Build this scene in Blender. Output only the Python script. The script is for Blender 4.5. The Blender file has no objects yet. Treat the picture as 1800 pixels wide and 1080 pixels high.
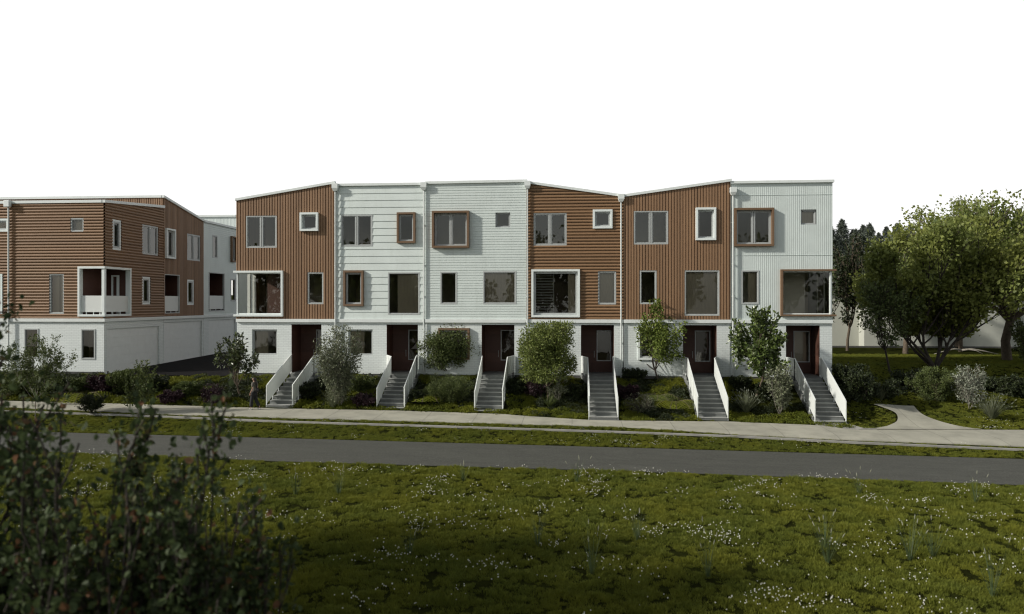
import bpy, math, random
import numpy as np
from mathutils import Vector, Matrix, noise
R = math.radians
PI = math.pi
scene = bpy.context.scene
C = scene.collection
# ------------------------------------------------------------------ camera
CAMY, CAMZ, FPX, TH, HOR = -42.9, 4.08, 1325.0, R(4.53), 532.0
cam = bpy.data.cameras.new('camera')
camo = bpy.data.objects.new('camera', cam); C.objects.link(camo)
cam.sensor_width = 36; cam.lens = FPX / 1800 * 36
cam.shift_y = (HOR - 540) / 1800
camo.location = (0, CAMY, CAMZ); camo.rotation_euler = (R(90), 0, TH)
cam.clip_start = 0.1; cam.clip_end = 3000
cam.dof.use_dof = True; cam.dof.focus_distance = 40; cam.dof.aperture_fstop = 0.65
scene.camera = camo
# ------------------------------------------------------------------ light
SUN_EL, SUN_DIR = R(27), Vector((-0.93, -0.37, 0)).normalized()      # from the left, a little in front
sun = bpy.data.lights.new('sun', 'SUN'); suno = bpy.data.objects.new('sun', sun); C.objects.link(suno)
sun.energy = 4.1; sun.angle = R(3.0); sun.color = (1.0, 0.95, 0.87)
to_sun = Vector((SUN_DIR.x * math.cos(SUN_EL), SUN_DIR.y * math.cos(SUN_EL), math.sin(SUN_EL)))
suno.rotation_euler = to_sun.to_track_quat('Z', 'Y').to_euler(); suno.location = to_sun * 80
w = bpy.data.worlds.new('World'); scene.world = w; w.use_nodes = True
nt = w.node_tree; nt.nodes.clear()
sky = nt.nodes.new('ShaderNodeTexSky'); sky.sky_type = 'NISHITA'; sky.sun_disc = False
sky.sun_elevation = SUN_EL; sky.sun_rotation = math.atan2(SUN_DIR.x, SUN_DIR.y)
hs = nt.nodes.new('ShaderNodeHueSaturation'); hs.inputs['Saturation'].default_value = 0.30
nt.links.new(sky.outputs[0], hs.inputs['Color'])
bg1 = nt.nodes.new('ShaderNodeBackground'); bg1.inputs[1].default_value = 0.075
nt.links.new(hs.outputs[0], bg1.inputs[0])
# white sky added only behind the houses in view, so front ambient stays low
bg2 = nt.nodes.new('ShaderNodeBackground'); bg2.inputs[0].default_value = (1, 1, 1, 1); bg2.inputs[1].default_value = 1.1
tc = nt.nodes.new('ShaderNodeTexCoord')
def wmath(op, a, b=None, clamp=False):
    n = nt.nodes.new('ShaderNodeMath'); n.operation = op; n.use_clamp = clamp
    for i, v in enumerate((a, b)):
        if v is None: continue
        if isinstance(v, (int, float)): n.inputs[i].default_value = v
        else: nt.links.new(v, n.inputs[i])
    return n.outputs[0]
sp = nt.nodes.new('ShaderNodeSeparateXYZ'); nt.links.new(tc.outputs['Generated'], sp.inputs[0])
m_az = wmath('MULTIPLY', wmath('SUBTRACT', sp.outputs[1], 0.50), 6.0, True)
m_el = wmath('MULTIPLY', wmath('SUBTRACT', 0.62, sp.outputs[2]), 6.0, True)
msk = wmath('MULTIPLY', m_az, m_el, True)
# out-of-view grey cloud, mirrored in windows, added low to brighten walls more than ground
cn = nt.nodes.new('ShaderNodeTexNoise'); cn.inputs['Scale'].default_value = 3.2; cn.inputs['Detail'].default_value = 5; nt.links.new(tc.outputs['Generated'], cn.inputs['Vector'])
c_s = wmath('MULTIPLY', wmath('MULTIPLY', wmath('SUBTRACT', 0.55, sp.outputs[1]), 2.0, True), wmath('MULTIPLY', wmath('SUBTRACT', 0.85, sp.outputs[2]), 1.8, True))
c_m = wmath('MULTIPLY', wmath('ADD', wmath('MULTIPLY', wmath('SUBTRACT', cn.outputs['Fac'], 0.42), 4.0, True), 0.25), c_s, True)
bg3 = nt.nodes.new('ShaderNodeBackground'); bg3.inputs[0].default_value = (0.96, 1.0, 0.97, 1); nt.links.new(wmath('MULTIPLY', c_m, 0.50), bg3.inputs[1])
adds = nt.nodes.new('ShaderNodeAddShader'); nt.links.new(bg1.outputs[0], adds.inputs[0]); nt.links.new(bg3.outputs[0], adds.inputs[1])
mx = nt.nodes.new('ShaderNodeMixShader'); out = nt.nodes.new('ShaderNodeOutputWorld')
nt.links.new(msk, mx.inputs[0]); nt.links.new(adds.outputs[0], mx.inputs[1]); nt.links.new(bg2.outputs[0], mx.inputs[2])
nt.links.new(mx.outputs[0], out.inputs[0])
vs = scene.view_settings
vs.view_transform = 'Standard'; vs.look = 'None'; vs.gamma = 1; vs.use_curve_mapping = False; vs.exposure = 0.0
scene.render.film_transparent = False
try:
    scene.cycles.max_bounces = 6; scene.cycles.transparent_max_bounces = 12
    scene.cycles.diffuse_bounces = 3; scene.cycles.glossy_bounces = 3; scene.cycles.transmission_bounces = 4
    scene.cycles.caustics_reflective = False; scene.cycles.caustics_refractive = False
    scene.cycles.filter_width = 1.2
except Exception: pass

# ------------------------------------------------------------------ geometry of the view (measuring the place from the photo)
cT, sT = math.cos(TH), math.sin(TH)
def ray(px, py):
    a = (px - 900) / FPX; b = (HOR - py) / FPX
    return Vector((-sT + a * cT, cT + a * sT, b))
def atY(px, py, Y=0.0):
    d = ray(px, py); t = (Y - CAMY) / d.y
    return Vector((d.x * t, Y, CAMZ + d.z * t))
def atX(px, py, X):
    d = ray(px, py); t = X / d.x
    return Vector((X, CAMY + d.y * t, CAMZ + d.z * t))
def FX(px, Y=0.0): return atY(px, 500, Y).x
def sm(a, b, x):
    t = min(1, max(0, (x - a) / (b - a))); return t * t * (3 - 2 * t)
def zs(X): return -1.75 - 0.0165 * min(24, max(-45, X))
def lerp(a, b, t): return a + (b - a) * t
def T(X, Y):
    s = zs(X)
    yt = 9.0 * sm(15.0, 20.0, X)
    top = -0.22 + 0.018 * max(0, Y)
    if Y >= yt: return top
    if Y > -4.8:
        t = (Y + 4.8) / (yt + 4.8)
        t = lerp(t, sm(0, 1, t), 0.5)
        return lerp(s, -0.22 + 0.018 * max(0, yt), t)
    if Y > -7.0: return s + (Y + 4.8) * 0.02
    if Y > -10.0: return s - 0.044 - 0.40 * sm(-7.0, -10.0, Y)
    if Y > -14.6: return s - 0.444
    d = -14.6 - Y
    return s - 0.444 - 0.03 * d + 0.07 * sm(0, 2, d) * noise.noise(Vector((X * .45, Y * .45, 0)))
def onT(px, py):
    d = ray(px, py); lo, t = 5.0, 5.0
    f = lambda t: CAMZ + d.z * t - T(d.x * t, CAMY + d.y * t)
    while t < 400:
        if f(t + 0.5) < 0: break
        t += 0.5
    a, b = t, t + 0.5
    for _ in range(24):
        m = (a + b) / 2
        if f(m) > 0: a = m
        else: b = m
    X, Y = d.x * a, CAMY + d.y * a
    return Vector((X, Y, T(X, Y)))
def scale_at(p):                    # picture pixels per metre at a point
    return FPX / (-(p.x) * sT + (p.y - CAMY) * cT)

# ------------------------------------------------------------------ materials
MATS = {}
class NT:
    def __init__(s, name):
        s.m = bpy.data.materials.new(name); s.m.use_nodes = True; s.t = s.m.node_tree
        s.b = s.t.nodes['Principled BSDF']; s.o = s.t.nodes['Material Output']; MATS[name] = s.m
    def n(s, ty, **kw):
        n = s.t.nodes.new(ty)
        for k, v in kw.items():
            if hasattr(n, k): setattr(n, k, v)
        return n
    def l(s, a, b): s.t.links.new(a, b)
    def math(s, op, a, b=None, clamp=False):
        n = s.t.nodes.new('ShaderNodeMath'); n.operation = op; n.use_clamp = clamp
        for i, v in enumerate((a, b)):
            if v is None: continue
            if isinstance(v, (int, float)): n.inputs[i].default_value = v
            else: s.l(v, n.inputs[i])
        return n.outputs[0]
    def pos(s, sx=1, sy=1, sz=1):
        g = s.n('ShaderNodeNewGeometry'); mp = s.n('ShaderNodeMapping'); mp.inputs['Scale'].default_value = (sx, sy, sz)
        s.l(g.outputs['Position'], mp.inputs[0]); return mp.outputs[0]
    def noise(s, vec, scale, detail=4, rough=.6):
        n = s.n('ShaderNodeTexNoise'); n.inputs['Scale'].default_value = scale; n.inputs['Detail'].default_value = detail
        n.inputs['Roughness'].default_value = rough; s.l(vec, n.inputs['Vector']); return n.outputs['Fac']
    def ramp(s, fac, stops):
        r = s.n('ShaderNodeValToRGB'); cr = r.color_ramp
        while len(cr.elements) < len(stops): cr.elements.new(.5)
        for e, (p, c) in zip(cr.elements, stops): e.position = p; e.color = (*c, 1)
        s.l(fac, r.inputs[0]); return r.outputs[0]
    def mixc(s, fac, a, b, mode='MIX'):
        n = s.n('ShaderNodeMix'); n.data_type = 'RGBA'; n.blend_type = mode
        for i, v in ((0, fac), (6, a), (7, b)):
            if isinstance(v, (int, float)): n.inputs[i].default_value = v
            elif isinstance(v, tuple): n.inputs[i].default_value = (*v, 1)
            else: s.l(v, n.inputs[i])
        return n.outputs[2]
    def bump(s, h, strength=.3, dist=.01):
        b = s.n('ShaderNodeBump'); b.inputs['Strength'].default_value = strength; b.inputs['Distance'].default_value = dist
        s.l(h, b.inputs['Height']); s.l(b.outputs[0], s.b.inputs['Normal'])
    def col(s, c):
        if isinstance(c, tuple): s.b.inputs['Base Color'].default_value = (*c, 1)
        else: s.l(c, s.b.inputs['Base Color'])
    def rough(s, r): s.b.inputs['Roughness'].default_value = r
def simple(name, c, r=.6, metal=0, var=.12, sc=3, bump=0):
    k = NT(name); f = k.noise(k.pos(), sc, 5)
    k.col(k.ramp(f, [(.3, tuple(x * (1 - var) for x in c)), (.7, tuple(min(1, x * (1 + var)) for x in c))]))
    k.rough(r); k.b.inputs['Metallic'].default_value = metal
    if bump: k.bump(k.noise(k.pos(), 60, 4), bump, .005)
    return k.m
def streaked(name, c, r):
    k = NT(name); a = k.noise(k.pos(), .9, 4); st = k.noise(k.pos(5, 5, .35), 1.6, 5, .7)
    b = k.ramp(a, [(.3, tuple(x * .94 for x in c)), (.7, tuple(x * 1.04 for x in c))])
    b = k.mixc(k.ramp(st, [(.52, (0, 0, 0)), (.8, (.38, .38, .38))]), b, tuple(x * y for x, y in zip(c, (.66, .67, .62)))); k.col(b); k.rough(r); return k.m
def wood(name, axis, pitch, c, var=.35):
    k = NT(name); g = k.n('ShaderNodeNewGeometry'); sx = k.n('ShaderNodeSeparateXYZ'); k.l(g.outputs['Position'], sx.inputs[0])
    if axis == 'z': coord = sx.outputs[2]; st = (1.2, 1.2, 22)
    else: coord = k.math('ADD', sx.outputs[0], sx.outputs[1]); st = (22, 22, 1.0)
    idx = k.math('FLOOR', k.math('DIVIDE', coord, pitch))
    wn = k.n('ShaderNodeTexWhiteNoise'); wn.noise_dimensions = '1D'; k.l(idx, wn.inputs['W'])
    grain = k.noise(k.pos(*st), 2.2, 6, .65); blot = k.noise(k.pos(), .8, 3)
    a = k.ramp(grain, [(.25, tuple(x * .68 for x in c)), (.5, c), (.78, tuple(x * 1.25 for x in c))])
    b = k.mixc(k.math('MULTIPLY', wn.outputs['Value'], var * 1.6), a, tuple(x * .5 for x in c))
    b = k.mixc(k.math('MULTIPLY', blot, .3), b, tuple(x * y for x, y in zip(c, (.8, .72, .7))))
    k.col(b); k.rough(.62); k.bump(grain, .25, .004); return k.m
wood('wood_vertical', 'x', .16, (.300, .178, .096))
wood('wood_horizontal', 'z', .178, (.262, .154, .078))
wood('wood_trim', 'z', 5, (.165, .100, .054), .0)
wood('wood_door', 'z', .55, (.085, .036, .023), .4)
simple('white_paint', (.74, .79, .77), .5, var=.04, sc=1.5)
streaked('white_cladding', (.65, .71, .68), .5)
streaked('grey_cladding', (.59, .65, .625), .45)
streaked('fascia_white', (.73, .77, .75), .45)
simple('window_metal', (.42, .44, .43), .45, metal=0, var=.06)
simple('pipe_metal', (.60, .63, .61), .4, var=.05)
simple('garage_paint', (.70, .73, .71), .5, var=.04)
simple('interior_beige', (.64, .59, .49), .9, var=.05)
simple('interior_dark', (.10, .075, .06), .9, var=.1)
simple('curtain', (.62, .56, .45), .9, var=.08, sc=1)
simple('roof_sheet', (.30, .31, .31), .5, var=.08)
simple('foundation', (.09, .09, .085), .9, var=.25, sc=6, bump=.5)
simple('rail_white', (.80, .83, .80), .45, var=.03)
simple('skin', (.36, .22, .16), .5, var=.03)
simple('hair_dark', (.025, .017, .012), .5)
simple('shirt_grey', (.13, .12, .10), .85, var=.08, sc=8)
simple('trousers_black', (.014, .014, .016), .85, var=.1)
simple('shoe_white', (.6, .6, .58), .6, var=.03)
simple('interior_white', (.72, .71, .64), .9, var=.03)
simple('bag_black', (.012, .011, .011), .5)
simple('render_wall', (.48, .49, .43), .8, var=.05, sc=.5)
# painted brick
k = NT('brick_white'); g = k.n('ShaderNodeNewGeometry'); sx = k.n('ShaderNodeSeparateXYZ'); k.l(g.outputs['Position'], sx.inputs[0])
cb = k.n('ShaderNodeCombineXYZ'); k.l(k.math('ADD', sx.outputs[0], sx.outputs[1]), cb.inputs[0]); k.l(sx.outputs[2], cb.inputs[1])
br = k.n('ShaderNodeTexBrick'); br.inputs['Scale'].default_value = 1; br.inputs['Brick Width'].default_value = .30; br.inputs['Row Height'].default_value = .1
br.inputs['Mortar Size'].default_value = .012; br.inputs['Mortar Smooth'].default_value = .3; br.inputs['Bias'].default_value = 0
br.inputs['Color1'].default_value = (.74, .79, .77, 1); br.inputs['Color2'].default_value = (.69, .74, .72, 1); br.inputs['Mortar'].default_value = (.56, .60, .59, 1)
k.l(cb.outputs[0], br.inputs['Vector'])
k.col(k.mixc(k.math('MULTIPLY', k.noise(k.pos(), 1.3, 5), .28), br.outputs['Color'], (.55, .57, .54)))
hh = k.math('ADD', k.math('MULTIPLY', br.outputs['Fac'], -1.0), k.math('MULTIPLY', k.noise(k.pos(), 40, 3), .35))
k.bump(hh, .35, .008); k.rough(.6)
# glass: mirror-thin pane, rooms seen behind
k = NT('glass'); gl = k.n('ShaderNodeBsdfGlossy'); gl.inputs['Roughness'].default_value = .01; gl.inputs['Color'].default_value = (.9, .9, .86, 1)
tr = k.n('ShaderNodeBsdfTransparent'); tr.inputs['Color'].default_value = (.88, .86, .80, 1)
fr = k.n('ShaderNodeFresnel'); fr.inputs['IOR'].default_value = 1.8
wv = k.noise(k.pos(), 1.1, 1); bp = k.n('ShaderNodeBump'); bp.inputs['Strength'].default_value = .04; bp.inputs['Distance'].default_value = .05
k.l(wv, bp.inputs['Height']); k.l(bp.outputs[0], gl.inputs['Normal'])
mxs = k.n('ShaderNodeMixShader'); k.l(fr.outputs[0], mxs.inputs[0]); k.l(tr.outputs[0], mxs.inputs[1]); k.l(gl.outputs[0], mxs.inputs[2]); k.l(mxs.outputs[0], k.o.inputs[0])
# railing sheet, finely perforated: partly see-through
k = NT('rail_sheet'); k.col((.78, .81, .78)); k.rough(.5); tr = k.n('ShaderNodeBsdfTransparent'); mxs = k.n('ShaderNodeMixShader')
mxs.inputs[0].default_value = .16; k.l(k.b.outputs[0], mxs.inputs[1]); k.l(tr.outputs[0], mxs.inputs[2]); k.l(mxs.outputs[0], k.o.inputs[0])
# concrete of the steps and walk
def concrete(name, c, jx=0):
    k = NT(name); f = k.noise(k.pos(), 1.1, 6, .65); f2 = k.noise(k.pos(), 30, 5)
    a = k.ramp(f, [(.25, tuple(x * .62 for x in c)), (.55, c), (.8, tuple(x * 1.18 for x in c))])
    b = k.mixc(k.math('MULTIPLY', f2, .35), a, tuple(x * .55 for x in c))
    if jx:
        g = k.n('ShaderNodeNewGeometry'); s = k.n('ShaderNodeSeparateXYZ'); k.l(g.outputs['Position'], s.inputs[0])
        fr_ = k.math('FRACT', k.math('DIVIDE', s.outputs[0], jx)); ln = k.math('LESS_THAN', fr_, .016)
        idx = k.math('FLOOR', k.math('DIVIDE', s.outputs[0], jx)); wn = k.n('ShaderNodeTexWhiteNoise'); wn.noise_dimensions = '1D'; k.l(idx, wn.inputs['W'])
        b = k.mixc(k.math('MULTIPLY', wn.outputs['Value'], .30), b, tuple(x * .70 for x in c))
        b = k.mixc(k.math('MULTIPLY', ln, .6), b, tuple(x * .4 for x in c))
    k.col(b); k.rough(.85); k.bump(f2, .5, .008); return k.m
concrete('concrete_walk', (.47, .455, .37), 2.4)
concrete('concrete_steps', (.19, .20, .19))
concrete('concrete_lit_tread', (.36, .37, .35))  # paler than the steps: light on the treads put into the colour
concrete('concrete_kerb', (.34, .33, .30))
k = NT('asphalt'); f = k.noise(k.pos(.5, 2.2, 1), 1.2, 6, .7); v = k.n('ShaderNodeTexVoronoi'); v.inputs['Scale'].default_value = 60; k.l(k.pos(), v.inputs['Vector'])
a = k.ramp(f, [(.25, (.052, .053, .044)), (.55, (.076, .078, .064)), (.8, (.105, .106, .09))])
sp_ = k.noise(k.pos(1, 1.6, 1), 17, 4, .85)
b = k.mixc(k.math('MULTIPLY', k.math('GREATER_THAN', sp_, .58), .55), a, (.20, .195, .18))
b = k.mixc(k.math('MULTIPLY', k.math('LESS_THAN', sp_, .42), .6), b, (.03, .03, .028))
k.col(b); k.rough(.9); k.bump(v.outputs[0], .7, .01)
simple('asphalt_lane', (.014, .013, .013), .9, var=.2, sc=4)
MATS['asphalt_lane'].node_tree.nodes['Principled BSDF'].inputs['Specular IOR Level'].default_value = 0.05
k = NT('ground_soil'); f = k.noise(k.pos(), .9, 8, .7); k.col(k.ramp(f, [(.3, (.012, .012, .005)), (.5, (.024, .028, .007)), (.75, (.040, .046, .010))])); k.rough(1); k.b.inputs['Specular IOR Level'].default_value = 0; k.bump(k.noise(k.pos(), 9, 6), 1, .08)
def leaf(name, c1, c2, trans=.25, rough=.55, patch=0, c3=None, spec=.35):
    k = NT(name); g = k.n('ShaderNodeNewGeometry')
    base = k.ramp(g.outputs['Random Per Island'], [(0, c1), (1, c2)] if not c3 else [(0, c1), (.90, c2), (.975, c3), (1, c3)])
    if patch:
        base = k.mixc(k.ramp(k.noise(k.pos(), patch, 3), [(.35, (0, 0, 0)), (.7, (.7, .7, .7))]), base, tuple(x * y for x, y in zip(c2, (1.25, 1.1, .8))))
    k.col(base); k.rough(rough); k.b.inputs['Specular IOR Level'].default_value = spec
    tl = k.n('ShaderNodeBsdfTranslucent'); k.l(base, tl.inputs['Color']); mxs = k.n('ShaderNodeMixShader'); mxs.inputs[0].default_value = trans
    k.l(k.b.outputs[0], mxs.inputs[1]); k.l(tl.outputs[0], mxs.inputs[2]); k.l(mxs.outputs[0], k.o.inputs[0]); return k.m
leaf('grass_blade', (.088, .112, .018), (.185, .212, .038), .3, patch=.6, spec=.1)
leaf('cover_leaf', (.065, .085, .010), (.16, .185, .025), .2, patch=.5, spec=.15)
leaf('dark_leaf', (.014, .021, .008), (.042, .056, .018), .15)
leaf('purple_leaf', (.022, .010, .014), (.05, .022, .03), .15)
leaf('olive_leaf', (.08, .11, .025), (.24, .28, .075), .3)
leaf('fine_leaf', (.05, .07, .02), (.15, .185, .055), .25)
leaf('grey_leaf', (.07, .085, .045), (.24, .26, .16), .2)
leaf('magnolia_leaf', (.02, .03, .010), (.09, .115, .035), .1, rough=.32, c3=(.30, .32, .22), spec=.7)
leaf('magnolia_green_leaf', (.03, .05, .010), (.14, .19, .05), .15, rough=.32, c3=(.26, .30, .16), spec=.6)
leaf('maple_leaf', (.08, .12, .02), (.23, .28, .06), .35)
leaf('oak_leaf', (.075, .105, .024), (.24, .285, .085), .42, patch=.25)
leaf('far_leaf', (.05, .075, .022), (.16, .195, .065), .25)
leaf('conifer_leaf', (.06, .075, .06), (.11, .13, .10), .1)  # greyed green: haze of distance put into the leaf colour
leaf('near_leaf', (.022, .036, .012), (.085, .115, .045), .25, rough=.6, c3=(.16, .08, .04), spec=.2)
leaf('silver_leaf', (.10, .12, .08), (.30, .32, .25), .15)
leaf('reed_leaf', (.06, .09, .035), (.11, .15, .065), .25)
leaf('plume', (.26, .27, .19), (.40, .40, .30), .3)
leaf('petal', (.55, .55, .47), (.80, .80, .72), .2)
simple('bark_dark', (.045, .036, .028), .95, var=.4, sc=8, bump=.8)
simple('bark_brown', (.11, .085, .06), .95, var=.35, sc=8, bump=.8)
simple('bark_pale', (.24, .22, .185), .9, var=.3, sc=10, bump=.5)
M = MATS

# ------------------------------------------------------------------ building blocks
def tag(o, label=None, cat=None, group=None, kind=None):
    if label: o['label'] = label
    if cat: o['category'] = cat
    if group: o['group'] = group
    if kind: o['kind'] = kind
    return o
def thing(name, loc, label, cat, group=None):
    o = bpy.data.objects.new(name, None); o.empty_display_size = .3; C.objects.link(o); o.location = loc
    return tag(o, label, cat, group)
def wloc(o):
    v = Vector((0, 0, 0))
    while o: v = v + o.location; o = o.parent
    return v
class MB:
    def __init__(s): s.v = []; s.f = []
    def quad(s, a, b, c, d):
        n = len(s.v); s.v += [tuple(a), tuple(b), tuple(c), tuple(d)]; s.f.append((n, n + 1, n + 2, n + 3)); return s
    def box(s, x0, x1, y0, y1, z0, z1):
        n = len(s.v)
        s.v += [(x0, y0, z0), (x1, y0, z0), (x1, y1, z0), (x0, y1, z0), (x0, y0, z1), (x1, y0, z1), (x1, y1, z1), (x0, y1, z1)]
        s.f += [tuple(n + i for i in q) for q in ((0, 3, 2, 1), (4, 5, 6, 7), (0, 1, 5, 4), (1, 2, 6, 5), (2, 3, 7, 6), (3, 0, 4, 7))]; return s
    def prism(s, pts8):
        n = len(s.v); s.v += [tuple(p) for p in pts8]
        s.f += [tuple(n + i for i in q) for q in ((0, 3, 2, 1), (4, 5, 6, 7), (0, 1, 5, 4), (1, 2, 6, 5), (2, 3, 7, 6), (3, 0, 4, 7))]; return s
    def tube(s, pts, rad, k=6, cap=True):
        n0 = len(s.v); pts = [Vector(p) for p in pts]
        for i, p in enumerate(pts):
            d = (pts[min(i + 1, len(pts) - 1)] - pts[max(i - 1, 0)])
            if d.length < 1e-6: d = Vector((0, 0, 1))
            d.normalize(); u = d.orthogonal().normalized() if i == 0 else (u - d * u.dot(d)).normalized(); v = d.cross(u)
            r = rad[i] if isinstance(rad, (list, tuple)) else rad
            for j in range(k):
                a = 2 * PI * j / k; s.v.append(tuple(p + (u * math.cos(a) + v * math.sin(a)) * r))
        for i in range(len(pts) - 1):
            for j in range(k):
                a = n0 + i * k + j; b = n0 + i * k + (j + 1) % k; s.f.append((a, b, b + k, a + k))
        if cap: s.f.append(tuple(n0 + j for j in range(k))[::-1]); s.f.append(tuple(n0 + (len(pts) - 1) * k + j for j in range(k)))
        return s
    def build(s, name, mat, parent=None, smooth=False, bevel=0):
        me = bpy.data.meshes.new(name); o0 = wloc(parent) if parent else Vector((0, 0, 0))
        me.from_pydata([(x - o0.x, y - o0.y, z - o0.z) for x, y, z in s.v], [], s.f); me.update()
        me.materials.append(M[mat]); o = bpy.data.objects.new(name, me); C.objects.link(o)
        if parent: o.parent = parent
        if smooth: me.polygons.foreach_set('use_smooth', [True] * len(me.polygons))
        if bevel:
            b = o.modifiers.new('bevel', 'BEVEL'); b.width = bevel; b.segments = 2; b.limit_method = 'ANGLE'
        return o
# a wall plane: s runs along it, z up, n outwards
def front(Y): return lambda s, z, n: (s, Y - n, z)
def east(X): return lambda s, z, n: (X + n, s, z)
def fbox(mb, P, s0, s1, z0, z1, n0, n1):
    return mb.prism([P(s0, z0, n0), P(s1, z0, n0), P(s1, z0, n1), P(s0, z0, n1), P(s0, z1, n0), P(s1, z1, n0), P(s1, z1, n1), P(s0, z1, n1)])
def ring(mb, P, s0, s1, z0, z1, wd, n0, n1, wb=None):
    wb = wb or wd
    fbox(mb, P, s0, s1, z1 - wd, z1, n0, n1); fbox(mb, P, s0, s1, z0, z0 + wb, n0, n1)
    fbox(mb, P, s0, s0 + wd, z0 + wb, z1 - wd, n0, n1); fbox(mb, P, s1 - wd, s1, z0 + wb, z1 - wd, n0, n1)
def sub_iv(a, b, holes):
    iv = [(a, b)]
    for h0, h1 in holes:
        nv = []
        for x, y in iv:
            if h1 <= x or h0 >= y: nv.append((x, y)); continue
            if h0 > x: nv.append((x, h0))
            if h1 < y: nv.append((h1, y))
        iv = nv
    return [(x, y) for x, y in iv if y - x > 1e-4]
def clad_h(mb, P, s0, s1, zb, top, holes, pitch, prof):
    """horizontal boards: prof = [(t, n)] over one board; top(s) is the roof line"""
    zt = max(top(s0), top(s1)); zmin = min(top(s0), top(s1)) - 1e-4
    k = 0
    while zb + k * pitch < zt:
        for (t0, n0), (t1, n1) in zip(prof, prof[1:]):
            za, zc = zb + (k + t0) * pitch, zb + (k + t1) * pitch
            if zc - za < 1e-6:
                for x, y in sub_iv(s0, s1, [(h[0], h[1]) for h in holes if h[2] < za < h[3]]):
                    if za < zmin: mb.quad(P(x, za, n0), P(y, za, n0), P(y, za, n1), P(x, za, n1))
                continue
            cuts = sorted({za, zc} | {h[i] for h in holes for i in (2, 3) if za < h[i] < zc})
            for a, c in zip(cuts, cuts[1:]):
                m = (a + c) / 2; na = n0 + (n1 - n0) * (a - za) / (zc - za); nc = n0 + (n1 - n0) * (c - za) / (zc - za)
                for x, y in sub_iv(s0, s1, [(h[0], h[1]) for h in holes if h[2] < m < h[3]]):
                    if c <= zmin: mb.quad(P(x, a, na), P(y, a, na), P(y, c, nc), P(x, c, nc)); continue
                    ns = max(1, int((y - x) / .12))
                    for i in range(ns):
                        u, v = x + (y - x) * i / ns, x + (y - x) * (i + 1) / ns
                        cu, cv = min(c, top(u)), min(c, top(v))
                        if cu <= a and cv <= a: continue
                        mb.quad(P(u, a, na), P(v, a, na), P(v, max(a, cv), nc), P(u, max(a, cu), nc))
        k += 1
def clad_v(mb, P, s0, s1, zb, top, holes, pitch, prof):
    k0 = math.floor(s0 / pitch); k1 = math.ceil(s1 / pitch)
    for k in range(k0, k1):
        for (t0, n0), (t1, n1) in zip(prof, prof[1:]):
            a, c = (k + t0) * pitch, (k + t1) * pitch
            if c < s0 or a > s1: continue
            if c - a < 1e-6:
                for x, y in sub_iv(zb, top(a), [(h[2], h[3]) for h in holes if h[0] < a < h[1]]): mb.quad(P(a, x, n0), P(a, x, n1), P(a, y, n1), P(a, y, n0))
                continue
            a_, c_ = max(a, s0), min(c, s1)
            cuts = sorted({a_, c_} | {h[i] for h in holes for i in (0, 1) if a_ < h[i] < c_})
            for u, v in zip(cuts, cuts[1:]):
                m = (u + v) / 2; nu = n0 + (n1 - n0) * (u - a) / (c - a); nv = n0 + (n1 - n0) * (v - a) / (c - a)
                for x, y in sub_iv(zb, 99, [(h[2], h[3]) for h in holes if h[0] < m < h[1]]):
                    yu, yv = (top(u), top(v)) if y > 90 else (y, y)
                    if yu > x: mb.quad(P(u, x, nu), P(v, x, nv), P(v, yv, nv), P(u, yu, nu))
LAP = [(0, .0), (0, .032), (1, .0)]                                  # lip below, board leaning in
ROLL = [(0, 0), (0, .065), (.25, .08), (.60, .05), (.74, .0), (1, .0)]
FINE = [(0, 0), (0, .022), (.75, .018), (.75, 0), (1, 0)]
BATTEN = [(0, 0), (0, .05), (.66, .05), (.66, 0), (1, 0)]
RIB = [(0, 0), (0.14, .006), (.40, .006), (.54, 0), (1, 0)]
CLAD = {'wood_v': (clad_v, 'wood_vertical', .16, BATTEN), 'lap': (clad_h, 'white_cladding', .405, LAP), 'fine': (clad_h, 'white_cladding', .148, FINE),
        'wood_h': (clad_h, 'wood_horizontal', .178, ROLL), 'rib': (clad_v, 'grey_cladding', .112, RIB)}

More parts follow.
